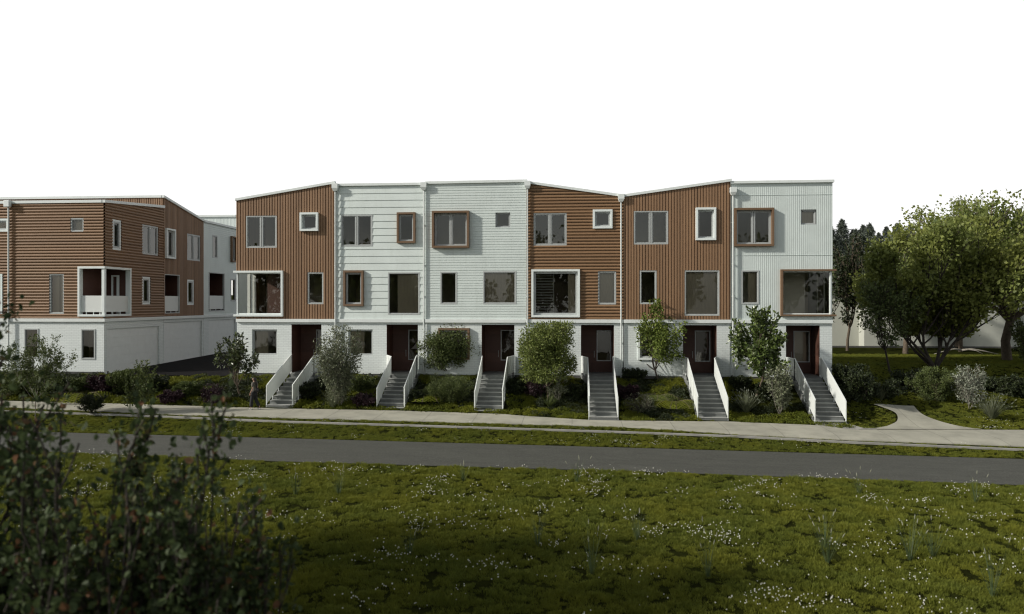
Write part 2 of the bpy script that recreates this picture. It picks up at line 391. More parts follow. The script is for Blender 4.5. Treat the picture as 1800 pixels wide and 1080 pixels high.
def window(par, P, s0, s1, z0, z1, panes=1, surround=None, prot=.2, curtain=None, label=None, fw=.07, deep=False):
    """frame mesh (part) with pane, surround and curtain as its sub-parts"""
    so = (s0, s1, z0, z1)
    if surround:
        wd = .12; s0 += wd; s1 -= wd; z0 += wd; z1 -= wd
    f = MB(); n1 = .03 if not deep else -.10
    ring(f, P, s0, s1, z0, z1, fw, n1 - .22, n1)
    if panes == 2:
        m = (s0 + s1) / 2
        fbox(f, P, m - .075, m - .018, z0 + fw, z1 - fw, n1 - .12, n1 - .01); fbox(f, P, m + .018, m + .075, z0 + fw, z1 - fw, n1 - .12, n1 - .01)
        for a, b in ((s0 + fw, m - .075), (m + .075, s1 - fw)):
            ring(f, P, a + .012, b - .012, z0 + fw + .012, z1 - fw - .012, .035, n1 - .12, n1 - .04)
    else: ring(f, P, s0 + fw, s1 - fw, z0 + fw, z1 - fw, .03, n1 - .12, n1 - .04)
    w_ = f.build('window', 'window_metal', par)
    if label: w_['label'] = label
    g = MB(); n = n1 - .07
    g.quad(P(s0 + fw, z0 + fw, n), P(s1 - fw, z0 + fw, n), P(s1 - fw, z1 - fw, n), P(s0 + fw, z1 - fw, n)); g.build('pane', 'glass', w_)
    if surround:
        u = MB(); ring(u, P, *so, .12, -.06, prot); u.build('window_surround', 'wood_trim' if surround == 'wood' else 'white_paint', w_, bevel=.008)
    if curtain:
        for a, b in curtain:
            c = MB(); sa, sb = s0 + fw + (s1 - s0 - 2 * fw) * a, s0 + fw + (s1 - s0 - 2 * fw) * b; ns = max(6, int((sb - sa) / .05))
            for i in range(ns):
                x, y = sa + (sb - sa) * i / ns, sa + (sb - sa) * (i + 1) / ns; na, nb = -.30 - .006 * math.sin(i * 1.7), -.30 - .006 * math.sin((i + 1) * 1.7)
                c.quad(P(x, z0, na), P(y, z0, nb), P(y, z1, nb), P(x, z1, na))
            c.build('curtain', 'curtain', w_)
    return w_
def glass_sheet(name, P, s0, s1, z0, z1, n, par):
    return MB().quad(P(s0, z0, n), P(s1, z0, n), P(s1, z1, n), P(s0, z1, n)).build(name, 'glass', par)

# ------------------------------------------------------------------ main row of six townhouses
BAND0, BAND1 = 2.92, 3.12
bnd = [416, 588, 747, 925, 1096, 1283.5, 1464]
BX = [FX(p) for p in bnd]
SET = [0, .06, 0, .06, 0, .06]
def zAt(px, py, Y=0): return atY(px, py, Y).z
ROOFL = [(zAt(416, 352), zAt(588, 322)), (zAt(592, 326), zAt(746, 324)), (zAt(748, 322.5), zAt(925, 319)), (zAt(928, 321), zAt(1096, 345)), (zAt(1096, 345), zAt(1283, 318)), (zAt(1284, 321.5), zAt(1464, 319))]
KIND = ['wood_v', 'lap', 'fine', 'wood_h', 'wood_v', 'rib']
LBL = ['leftmost house of the long row, brown vertical timber with a white framed corner window',
       'house of the long row clad in wide white horizontal boards with two timber framed windows',
       'middle house of the row, fine white horizontal boards and a timber framed double window',
       'long row house in brown horizontal timber with a big white framed square window',
       'brown vertical timber house with a tall white framed top window, roof rising to the right',
       'rightmost house of the row, pale ribbed metal cladding with a timber framed corner window']
# windows in photo pixels: x0,x1,y0,y1, panes, surround, prot, curtain, hole only?
WIN = [
 [(433, 487, 379.5, 436, 2, None, 0, None), (529, 561, 374.5, 407, 1, 'white', .24, None), (541, 569, 479, 535, 1, None, 0, None), (443, 487, 579.5, 624.5, 1, None, -1, [(0, .58)])],
 [(600, 655, 378, 433.5, 2, None, 0, None), (698.5, 731, 374, 428, 1, 'wood', .2, None), (605, 640, 476, 538.5, 1, 'wood', .2, None), (682, 738, 479, 553.5, 1, None, 0, [(.25, 1)]), (612, 655, 579.5, 625, 1, None, -1, [(0, .62)])],
 [(760.7, 825.5, 371.7, 436.5, 2, 'wood', .32, None), (871, 897, 374, 400, 1, None, -1, None), (774, 803.5, 478, 535, 1, None, 0, None), (849, 907.5, 477, 535, 1, None, 0, [(.0, 1)]), (771, 826, 577, 632, 1, 'wood', .2, None)],
 [(938, 996, 375, 432, 2, None, 0, None), (1042, 1076.5, 369, 402.3, 1, 'white', .15, None), (934.4, 1019.4, 474, 558, 1, 'white', .2, None), (1051, 1083, 477, 535.5, 1, None, 0, [(0, 1)]), (947, 991, 579.5, 625, 1, None, -1, None)],
 [(1114, 1174.4, 371, 430, 2, None, 0, None), (1222.3, 1258, 365.7, 423, 1, 'white', .2, None), (1124.6, 1154, 475.7, 535, 1, None, 0, None), (1203, 1264.6, 475.5, 555.3, 1, None, 0, [(0, 1)]), (1121, 1178, 574, 633, 1, 'white', .1, None)],
 [(1289.5, 1359, 366.5, 433.7, 2, 'wood', .26, None), (1407.5, 1435, 368.6, 395, 1, None, -1, [(0, 1)]), (1303, 1334, 475.5, 535, 1, None, 0, [(.45, 1)])],
]
DOOR = [(512.5, 565), (679.7, 734.6), (846.8, 904.2), (1021.2, 1079.2), (1200.5, 1259.7), (1381.6, 1440.8)]
GLZ = [(556, 583), (718, 745), (880.3, 907), (1048.7, 1075.3), (1221.4, 1248.8), (1394.8, 1424.2)]    # glazing in the door wall
DEEP = 1.5; HB = 7.0                                                # depth of entry recess, of house
houses = []
for i in range(6):
    x0, x1, Y = BX[i], BX[i + 1], SET[i]
    P = front(Y); h = thing('townhouse', ((x0 + x1) / 2, Y, 0), LBL[i], 'house', 'townhouses of the long row'); houses.append(h)
    ra, rb = ROOFL[i]; top = lambda s, x0=x0, x1=x1, ra=ra, rb=rb: ra + (rb - ra) * (s - x0) / (x1 - x0)
    ups, lows = [], []
    for (a, b, ya, yb, pn, su, pr, cu) in WIN[i]:
        s0, s1 = FX(a, Y), FX(b, Y); m = (a + b) / 2; z1, z0 = zAt(m, ya, Y), zAt(m, yb, Y)
        (ups if z0 > 3 else lows).append((s0, s1, z0, z1))
        if i == 3 and pn == 1 and b - a > 80:                        # big glazed bay
            window(h, P, s0, s1, z0, z1, 1, 'white', .2, [(.80, 1.0)], 'big square white framed window', fw=.10)
        else:
            window(h, P, s0, s1, z0, z1, pn, su, pr if su else 0, cu, deep=(pr == -1),
                   label={'wood': 'window in a timber surround', 'white': 'window in a white surround'}.get(su))
    dx0, dx1 = FX(DOOR[i][0], Y), FX(DOOR[i][1], Y); dz = zAt(900, 571.3, Y)
    lows.append((dx0, dx1, -.6, dz))
    corner = None
    if i == 0: corner = (x0 - .5, FX(495.5), zAt(450, 553), zAt(450, 480))
    if i == 5: corner = (FX(1375, Y), x1 + .5, zAt(1420, 553, Y), zAt(1420, 477, Y))
    if corner: ups.append(corner)
    fn, mt, pitch, prof = CLAD[KIND[i]]
    c = MB(); fn(c, P, x0, x1, BAND1, top, ups, pitch, prof)
    if KIND[i] == 'rib':                                             # sheet joints
        for zz in (zAt(1375, 343, Y), zAt(1375, 449, Y)): fbox(c, P, x0, x1, zz - .008, zz + .008, 0, .024)
    c.build('cladding', mt, h)
    # side walls, back wall
    sw = MB(); zl, zr = ra - .02, rb - .02
    yb = HB + Y
    if i == 0:
        cz0, cz1 = corner[2], corner[3]; q = Y + 2.6
        for (a, b, c0, c1) in ((Y, q, BAND1, cz0), (Y, q, cz1, zl), (q, yb, BAND1, zl)): sw.quad((x0, a, c0), (x0, b, c0), (x0, b, c1), (x0, a, c1))
    else: sw.quad((x0 + .004, Y, BAND1), (x0 + .004, yb, BAND1), (x0 + .004, yb, zl), (x0 + .004, Y, zl))
    if i == 5:
        cz0, cz1 = corner[2], corner[3]; q = Y + 2.6
        for (a, b, c0, c1) in ((Y, q, BAND1, cz0), (Y, q, cz1, zr), (q, yb, BAND1, zr)): sw.quad((x1, a, c0), (x1, b, c0), (x1, b, c1), (x1, a, c1))
    else: sw.quad((x1 - .004, Y, BAND1), (x1 - .004, yb, BAND1), (x1 - .004, yb, zr), (x1 - .004, Y, zr))
    for a, b, z in ((x0, x1, 0),): sw.quad((a, yb, -.5), (b, yb, -.5), (b, yb, top(b)), (a, yb, top(a)))
    sw.build('side_wall', mt, h)
    # brick storey
    b_ = MB(); lo = [q for q in lows]
    for z0_, z1_ in zip(*(lambda c: (c, c[1:]))(sorted({-.06, BAND0} | {q[k] for q in lo for k in (2, 3) if -.06 < q[k] < BAND0}))):
        m = (z0_ + z1_) / 2
        for u, v in sub_iv(x0 + .02, x1 - .02, [(q[0], q[1]) for q in lo if q[2] < m < q[3]]): b_.quad(P(u, z0_, 0), P(v, z0_, 0), P(v, z1_, 0), P(u, z1_, 0))
    for q in lo[:-1]:                                                # reveals of brick windows
        for (u0, v0, u1, v1) in ((q[0], q[2], q[1], q[2]), (q[1], q[2], q[1], q[3]), (q[1], q[3], q[0], q[3]), (q[0], q[3], q[0], q[2])):
            b_.quad(P(u0, v0, 0), P(u1, v1, 0), P(u1, v1, -.25), P(u0, v0, -.25))
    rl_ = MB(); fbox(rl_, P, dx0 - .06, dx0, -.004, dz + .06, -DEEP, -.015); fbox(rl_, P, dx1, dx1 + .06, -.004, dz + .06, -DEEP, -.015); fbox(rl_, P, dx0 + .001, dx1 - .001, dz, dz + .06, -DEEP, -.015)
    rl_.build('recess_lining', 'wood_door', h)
    for xx in (x0 + .02, x1 - .02): b_.quad((xx, Y, -.06), (xx, yb, -.06), (xx, yb, BAND0), (xx, Y, BAND0))
    b_.build('brick_wall', 'brick_white', h)
    fd = MB()
    fd.box(x0 + .05, x1 - .05, Y + .03, Y + 1.2, -1.0, -.062)
    fd.build('foundation', 'foundation', h)
    # cornice band between brick and cladding
    cb_ = MB(); cb_.box(x0 + .01, x1 - .01 + (.06 if i in (0, 2, 4) else 0), Y - .13, Y + .3, BAND0, BAND1 - .004); 
    cb_.build('cornice', 'fascia_white', h, bevel=.012)
    # roof and its white fascia
    rf = MB(); e = .07; za, zb_ = top(x0), top(x1)
    rf.prism([(x0, Y + .10, za - .03), (x1, Y + .10, zb_ - .03), (x1, yb, zb_ - .03), (x0, yb, za - .03), (x0, Y + .10, za + .05), (x1, Y + .10, zb_ + .05), (x1, yb, zb_ + .05), (x0, yb, za + .05)])
    ro = rf.build('roof', 'roof_sheet', h)
    fa = MB(); xa, xb = x0 - (.05 if i in (0,) else 0), x1 + (.06 if i in (0, 2, 4, 5) else 0)
    fa.prism([(xa, Y - .14, top(xa) - .06), (xb, Y - .14, top(xb) - .06), (xb, Y + .10, top(xb) - .06), (xa, Y + .10, top(xa) - .06), (xa, Y - .14, top(xa) + .09), (xb, Y - .14, top(xb) + .09), (xb, Y + .10, top(xb) + .09), (xa, Y + .10, top(xa) + .09)])
    fa.build('fascia', 'fascia_white', ro, bevel=.01)
    # rooms
    it = MB(); D = 4.2
    f1, f2 = BAND1 + .05, zAt(900, 456, Y)
    for zz in (f1 - .12, f2): it.box(x0 + .03, x1 - .03, Y + .18, Y + D, zz, zz + .1)
    it.box(x0 + .03, x1 - .03, Y + .9 if False else Y + DEEP + .3, Y + D, -.06, 0)
    it.quad((x0 + .03, Y + D, -.05), (x1 - .03, Y + D, -.05), (x1 - .03, Y + D, min(ra, rb) - .1), (x0 + .03, Y + D, min(ra, rb) - .1))
    mid = (x0 + x1) / 2 + (.25 if i % 2 else -.1)
    if i != 5: it.box(mid - .05, mid + .05, Y + .18, Y + D, f2 + .1, min(ra, rb) - .1)
    if i not in (0, 5): it.box(mid - .05, mid + .05, Y + .9, Y + D, f1, f2)
    it.quad((x0 + .03, Y + .2, -.05), (x0 + .03, Y + D, -.05), (x0 + .03, Y + D, f1 - .12), (x0 + .03, Y + .2, f1 - .12))
    it.box(dx0 - .12, dx0 - .03, Y + .02, Y + D, -.05, f1 - .12)
    it.build('interior', 'interior_beige', h)
    # entry wall set back in the recess
    dy = Y + DEEP; g0, g1 = [atY(px, 600, dy).x for px in GLZ[i]]; gz1, gz0 = atY(900, 580.5, dy).z, atY(900, 634, dy).z
    g1 = min(g1, dx1 - .08)
    dw = MB(); Q = front(dy)
    for a, b, c0, c1 in ((dx0, g0, 0, dz), (g1, dx1, 0, dz), (g0, g1, 0, gz0), (g0, g1, gz1, dz)): fbox(dw, Q, a, b, c0, c1, -.06, 0)
    d = dw.build('front_door', 'wood_door', h)
    fr_ = MB(); ring(fr_, Q, g0, g1, gz0, gz1, .05, -.08, .025); fr_.build('glazing_frame', 'window_metal', d)
    glass_sheet('pane', Q, g0 + .05, g1 - .05, gz0 + .05, gz1 - .05, -.04, d)
    hd = MB(); hx = g0 - .14; hd.tube([(hx, dy - .05, .85), (hx, dy - .07, 1.25)], .013, 6); hd.box(hx - .012, hx + .012, dy - .05, dy - .0, .9, .92).box(hx - .012, hx + .012, dy - .05, dy, 1.18, 1.2)
    hd.build('handle', 'window_metal', d)
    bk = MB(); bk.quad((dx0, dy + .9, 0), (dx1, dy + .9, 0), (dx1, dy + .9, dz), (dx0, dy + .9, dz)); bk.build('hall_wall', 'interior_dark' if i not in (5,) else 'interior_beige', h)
    # corner bays
    if i == 0:
        s0, s1, z0, z1 = corner; bay = MB(); q = Y + 2.6
        fbox(bay, P, x0 - .12, s1 + .12, z1, z1 + .12, -.3, .2); fbox(bay, P, x0 - .12, s1 + .12, z0 - .12, z0, -.3, .2)
        fbox(bay, P, s1, s1 + .12, z0, z1, -.3, .2); fbox(bay, P, x0 + .02, x0 + .09, z0, z1, -.06, .05)
        bay.box(x0 - .12, x0 + .1, Y + .3, q, z1, z1 + .12); bay.box(x0 - .12, x0 + .1, Y + .3, q, z0 - .12, z0); bay.box(x0 - .12, x0 + .1, q - .12, q, z0, z1)
        fr2 = FX(443) + 0; fbox(bay, P, x0 + .09, s1, z0, z0 + .07, -.05, .02); fbox(bay, P, x0 + .09, s1, z1 - .06, z1, -.05, .02)
        bo = bay.build('corner_window', 'white_paint', h, bevel=.008); bo['label'] = 'white framed window wrapping the corner'
        glass_sheet('pane', P, x0 + .09, s1, z0, z1, -.02, bo)
        lg = MB(); lg.box(FX(440), s1 + .3, Y + 2.5, Y + 2.6, z0 - .1, z1 + .1); lg.box(s1 + .15, s1 + .25, Y + .2, Y + 2.5, z0 - .1, z1 + .1)
        lg.box(x0 + .02, s1 + .2, Y + .05, Y + 2.6, z0 - .2, z0 - .13); lg.box(x0 + .02, s1 + .2, Y + .2, Y + 2.6, z1 + .13, z1 + .18)
        lg.build('loggia_lining', 'wood_door', h)
        MB().box(FX(436, 2.3), FX(440.5, 2.3), Y + 2.2, Y + 2.35, z0, z1).build('loggia_post', 'white_paint', h)
    if i == 5:
        s0, s1, z0, z1 = corner; bay = MB(); q = Y + 2.6; xe = x1 + .15
        fbox(bay, P, s0 - .12, xe, z1, z1 + .1, -.3, .22); fbox(bay, P, s0 - .12, xe, z0 - .1, z0, -.3, .22); fbox(bay, P, s0 - .12, s0, z0, z1, -.3, .22)
        bay.box(x1 - .06, xe, Y + .3, q, z1, z1 + .1); bay.box(x1 - .06, xe, Y + .3, q, z0 - .1, z0); bay.box(x1 - .06, xe, q - .12, q, z0, z1)
        bo = bay.build('corner_window', 'wood_trim', h, bevel=.008); bo['label'] = 'timber framed window wrapping the corner'
        fm = MB(); ring(fm, P, s0, x1 - .02, z0, z1, .06, -.1, .0)
        fbox(fm, P, x1 - .02 - .14, x1 - .08, z0, z1, -.1, .04)
        a = east(x1 - .04); ring(fm, a, Y + .1, q - .12, z0, z1, .06, -.04, .02); fbox(fm, a, Y + 1.2, Y + 1.28, z0, z1, -.04, .02); fm.build('window_frame', 'white_paint', bo)
        glass_sheet('pane', P, s0, x1 - .05, z0, z1, -.05, bo)
        glass_sheet('pane', a, Y + .1, q - .1, z0, z1, -.01, bo)
        it = MB(); yb2 = Y + 4.15
        ax = [FX(1415, Y + 2.5), FX(1422, Y + 2.5)]
        it.box(x1 - 6, ax[0], Y + 2.5, Y + 2.6, z0 - .1, z1 + .1)
        it.build('interior', 'interior_white', h)
h = houses[3]; Y = SET[3]; m = MB(); xa, xb = FX(941), FX(972)
for q in range(15):
    z = 3.35 + q * .16; m.prism([(xa, Y + .5, z), (xb, Y + .5, z), (xb, Y + .56, z + .05), (xa, Y + .56, z + .05), (xa, Y + .5, z + .015), (xb, Y + .5, z + .015), (xb, Y + .56, z + .065), (xa, Y + .56, z + .065)])
m.box(xb, xb + .05, Y + .48, Y + .58, 3.2, 5.75); m.build('louvre_screen', 'window_metal', h)
m = MB(); m.box(xa - .1, FX(1000), Y + 1.6, Y + 1.66, 3.2, 5.9); m.build('inner_screen', 'interior_dark', h)
# downpipes with hopper heads, where two houses meet
for px, own in ((591, 1), (746, 1), (927.5, 3), (1091.5, 3), (1287.5, 5)):
    i = own; Y = SET[i]; x = FX(px, Y); h = houses[i]; x0, x1 = BX[i], BX[i + 1]; ra, rb = ROOFL[i]
    zt = ra + (rb - ra) * (x - x0) / (x1 - x0); d = MB()
    d.tube([(x, Y - .17, zt - .25), (x, Y - .17, -.35)], .045, 10)
    for zz in (8.5, 6.2, 4.4, 1.8): d.box(x - .06, x + .06, Y - .18, Y - .04, zz, zz + .04)
    if px == 1287.5: zt -= .35
    o = d.build('downpipe', 'pipe_metal', h, smooth=False)
    hp = MB(); hp.prism([(x - .10, Y - .26, zt - .36), (x + .10, Y - .26, zt - .36), (x + .10, Y - .06, zt - .36), (x - .10, Y - .06, zt - .36), (x - .17, Y - .33, zt - .2), (x + .17, Y - .33, zt - .2), (x + .17, Y - .05, zt - .2), (x - .17, Y - .05, zt - .2)])
    hp.box(x - .17, x + .17, Y - .33, Y - .05, zt - .2, zt + .07); hp.build('rain_hopper', 'fascia_white', o)

# ------------------------------------------------------------------ left row, seen end-on (its east wall holds the garages)
XE = FX(183); XW = XE - 14
LY = [0, atX(287, 500, XE).y, atX(357.5, 500, XE).y, atX(417, 500, XE).y, 0]; LY[4] = LY[3] + 6
E = east(XE)
def eS(px): return atX(px, 500, XE).y
def eZ(px, py): return atX(px, py, XE).z
LROOF = [(eZ(183, 354.5), eZ(287, 364)), (eZ(287, 344 + 2), eZ(357, 389)), (eZ(357.5, 389), eZ(415, 402)), (11.3, 10.2)]
LK = ['wood_h', 'wood_v', 'fine', 'rib']
LWIN = [[(196.7, 212, 386.7, 440, 1, 'white', .03), (249, 277, 397, 448.5, 2, None, 0), (249, 263.3, 487, 535.5, 1, 'white', .03)],
        [(288.5, 305, 402.5, 455, 1, 'white', .2), (328, 351, 412.7, 458.5, 2, None, 0), (328, 340, 492, 536.5, 1, 'white', .03)],
        [(372.7, 382, 414, 454, 1, None, 0), (404.5, 413, 416, 461, 1, 'wood', .2), (405, 414, 490.5, 530, 1, None, 0)], []]
LLOG = [None, (288, 315, 483, 551), (367, 394, 480, 547), None]
LL = ['nearest house of the left row, brown horizontal timber with an open corner balcony',
      'second house of the left row, brown vertical timber, its roof falling away',
      'white house of the left row behind the timber ones', 'farthest house of the left row, its pale ribbed gable showing above its white neighbour']
GAR = [(188, 280), (288.5, 355), (367, 414), None]
for i in range(4):
    y0, y1 = LY[i], LY[i + 1]; h = thing('townhouse', (XE - 3, y0, 0), LL[i], 'house', 'houses of the left row')
    ra, rb = LROOF[i]; top = lambda s, y0=y0, y1=y1, ra=ra, rb=rb: ra + (rb - ra) * (s - y0) / (y1 - y0)
    ups = []; fn, mt, pitch, prof = CLAD[LK[i]]
    for (a, b, ya, yb, pn, su, pr) in LWIN[i]:
        m = (a + b) / 2; s0, s1, z1, z0 = eS(a), eS(b), eZ(m, ya), eZ(m, yb); ups.append((s0, s1, z0, z1))
        window(h, E, s0, s1, z0, z1, pn, su, pr, None, fw=.09)
    log = None
    if LLOG[i]:
        a, b, ya, yb = LLOG[i]; m = (a + b) / 2; log = (max(eS(a), y0 + .1), eS(b), eZ(m, yb), eZ(m, ya)); ups.append(log)
    cz0, cz1 = zAt(183, 553), zAt(183, 472.5); cy1 = eS(226)
    if i == 0: ups.append((-1, cy1, cz0, cz1))
    c = MB(); fn(c, E, y0, y1, BAND1, top, ups, pitch, prof); c.build('cladding', mt, h)
    # front (south) end of each
    Pf = front(y0); cf = MB(); holes = []
    if i == 0:
        for (a, b, ya, yb, pn, su, pr, cu) in ((125, 147.7, 384, 407.7, 1, None, 0, [(0, 1)]), (87.7, 113, 481.7, 552, 1, None, 0, [(0, 1)]), (-14, 16.7, 385, 408, 1, 'white', .1, None), (-25, 6, 482, 552, 1, 'white', .1, [(0, 1)])):
            m = (a + b) / 2; q = (FX(a), FX(b), zAt(m, yb), zAt(m, ya)); holes.append(q); window(h, Pf, *q, pn, su, pr, cu)
        holes.append((FX(142), XE + 1, cz0, cz1))
        fn(cf, Pf, XW, XE, BAND1, lambda s: ra, holes, pitch, prof)
    elif i == 1: clad_v(cf, Pf, XW, XE, BAND1 + 4, lambda s: ra, [], .16, BATTEN)
    elif i == 3: clad_v(cf, Pf, XW, XE, BAND1 + 4, lambda s: ra, [], .3, RIB)
    else: cf.quad((XW, y0, 3), (XE, y0, 3), (XE, y0, ra), (XW, y0, ra))
    cf.build('gable_cladding', mt, h)
    # brick storey east + south
    b_ = MB(); gr = None
    zr = .03
    if GAR[i]: gr = (eS(GAR[i][0]), eS(GAR[i][1]), -.3, eZ(235, 576) if i == 0 else 2.72)
    if gr:
        for u, v in sub_iv(y0 + .01, y1 - .01, [(gr[0], gr[1])]): b_.quad(E(u, -.5, 0), E(v, -.5, 0), E(v, BAND0, 0), E(u, BAND0, 0))
        b_.quad(E(gr[0], gr[3], 0), E(gr[1], gr[3], 0), E(gr[1], BAND0, 0), E(gr[0], BAND0, 0))
        for yy in gr[:2]: b_.quad(E(yy, -.5, 0), E(yy, gr[3], 0), E(yy, gr[3], -.12), E(yy, -.5, -.12))
        b_.quad(E(gr[0], gr[3], 0), E(gr[1], gr[3], 0), E(gr[1], gr[3], -.12), E(gr[0], gr[3], -.12))
        gd = MB(); n = 5; hh_ = (gr[3] + .3) / n
        for q in range(n): fbox(gd, E, gr[0], gr[1], -.3 + q * hh_ + .003, -.3 + (q + 1) * hh_ - .001, -.16, -.09)
        gd.build('garage_door', 'garage_paint', h)
    if i == 0:
        lo = []
        for (a, b, ya, yb) in ((42.7, 68, 577.7, 630), (142.7, 167.7, 578.7, 632)):
            q = (FX(a), FX(b), zAt(a, yb), zAt(a, ya)); lo.append(q); window(h, Pf, *q, 1, None, 0, None, deep=False)
        cuts = sorted({-.06, BAND0} | {q[k] for q in lo for k in (2, 3)})
        for a, c_ in zip(cuts, cuts[1:]):
            m = (a + c_) / 2
            for u, v in sub_iv(XW, XE, [(q[0], q[1]) for q in lo if q[2] < m < q[3]]): b_.quad(Pf(u, a, 0), Pf(v, a, 0), Pf(v, c_, 0), Pf(u, c_, 0))
    b_.build('brick_wall', 'brick_white', h)
    fd = MB(); fd.box(XW, XE - .03, y0 + .03, y0 + .5, -1, -.06); 
    if i == 0: fd.build('foundation', 'foundation', h)
    cb_ = MB(); cb_.box(XE - .2, XE + .12, y0 + (.3 if i == 0 else .005), y1 - .005, BAND0, BAND1 - .004)
    if i == 0: cb_.box(XW, XE + .12, y0 - .12, y0 + .3, BAND0, BAND1 - .004)
    cb_.build('cornice', 'fascia_white', h, bevel=.012)
    rf = MB(); rf.prism([(XW, y0, ra - .05), (XE, y0, ra - .05), (XE, y1, rb - .05), (XW, y1, rb - .05), (XW, y0, ra + .04), (XE, y0, ra + .04), (XE, y1, rb + .04), (XW, y1, rb + .04)])
    ro = rf.build('roof', 'roof_sheet', h)
    fa = MB(); fa.prism([(XE - .08, y0 - .1, ra - .08), (XE + .14, y0 - .1, ra - .08), (XE + .14, y1, rb - .08), (XE - .08, y1, rb - .08), (XE - .08, y0 - .1, ra + .09), (XE + .14, y0 - .1, ra + .09), (XE + .14, y1, rb + .09), (XE - .08, y1, rb + .09)])
    fa.box(XW, XE - .08, y0 - .12, y0 + .1, ra - .08, ra + .09); fa.build('fascia', 'fascia_white', ro, bevel=.01)
    it = MB(); f2 = 6.6
    it.box(XW, XE - .2, y0 + .2, y1 - .1, f2, f2 + .1); it.box(XE - 4, XE - 3.9, y0 + 2.9, y1 - .1, 0, min(ra, rb) - .2); it.box(XW, XE - 2.8, y0 + 3.2, y0 + 3.3, 0, min(ra, rb) - .2)
    it.box(XW, XE - .2, y0 + .2, y1 - .1, BAND1 - .1, BAND1)
    it.box(XE - 3, XE - 2.95, y0 + .2, y0 + 3, 0, min(ra, rb) - .2)
    it.build('interior', 'interior_beige', h)
    if i == 0:                                                       # corner balcony, open, with railing
        q = MB(); xl = FX(142); wd = .13
        for n0, n1 in ((-.2, .12),):
            fbox(q, Pf, xl - wd, XE + .12, cz1, cz1 + wd, n0, n1); fbox(q, Pf, xl - wd, XE + .12, cz0 - wd, cz0, n0, n1); fbox(q, Pf, xl - wd, xl, cz0, cz1, n0, n1)
            q.box(XE - .2, XE + .12, .2, cy1 + wd, cz1, cz1 + wd); q.box(XE - .2, XE + .12, .2, cy1 + wd, cz0 - wd, cz0); q.box(XE - .2, XE + .12, cy1, cy1 + wd, cz0, cz1)
        q.box(XE - .12, XE + .06, -.06, .12, cz0, cz1)
        q.build('balcony_frame', 'white_paint', h, bevel=.01)
        q = MB(); q.box(xl, XE - .05, cy1 + .02, cy1 + .1, cz0 - .1, cz1 + .1); q.box(xl - .12, xl - .02, .2, cy1, cz0 - .1, cz1 + .1); q.box(xl, XE - .21, .21, cy1, cz1 + .02, cz1 + .1); q.build('balcony_lining', 'wood_door', h)
        q = MB(); q.box(xl + .7, xl + .85, cy1 - .05, cy1 + .01, cz0, cz1 - .3); q.box(xl + .35, xl + .45, cy1 - .05, cy1 + .01, cz0, cz1 - .3); q.box(xl + .45, xl + .7, cy1 - .05, cy1 + .01, cz1 - .4, cz1 - .3); q.build('balcony_door', 'white_paint', h)
        q = MB(); z0 = cz0 + .14; zt = cz0 + 1.12
        q.box(xl, XE - .14, -.0, .03, z0, zt); q.box(XE - .05, XE - .02, .13, cy1, z0, zt)
        rl = q.build('railing', 'rail_sheet', h); q = MB()
        for xx in (xl + .3, xl + .75, xl + 1.15): q.box(xx, xx + .04, .035, .07, cz0, zt)
        for yy in (.9, 1.7, 2.4): q.box(XE - .1, XE - .055, yy, yy + .04, cz0, zt)
        q.build('railing_post', 'rail_white', rl)
        x = FX(18.5); d = MB(); d.tube([(x, -.17, ra - .2), (x, -.17, .0)], .05, 10); o = d.build('downpipe', 'pipe_metal', h)
        MB().box(x - .18, x + .18, -.36, -.13, ra - .3, ra + .1).build('rain_hopper', 'fascia_white', o, bevel=.03)
    if log:
        a, b, z0, z1 = log; q = MB(); q.box(XE - 1.3, XE - 1.2, a - .05, b + .05, z0, z1); q.box(XE - 1.2, XE - .02, a - .06, a - .01, z0, z1); q.box(XE - 1.2, XE - .02, b + .01, b + .06, z0, z1); q.box(XE - 1.2, XE - .02, a, b, z1 + .01, z1 + .06)
        q.build('balcony_lining', 'wood_door', h)
        q = MB(); ring(q, E, a - .02, b + .02, z0 - .02, z1 + .02, .07, -.1, .04); q.build('balcony_frame', 'window_metal', h)
        q = MB(); q.box(XE - .06, XE - .03, a + .05, b - .05, z0 + .15, z0 + 1.2); rl = q.build('railing', 'rail_sheet', h)
        q = MB(); 
        for t in (.15, .5, .85): q.box(XE - .11, XE - .065, a + (b - a) * t, a + (b - a) * t + .05, z0, z0 + 1.2)
        q.build('railing_post', 'rail_white', rl)

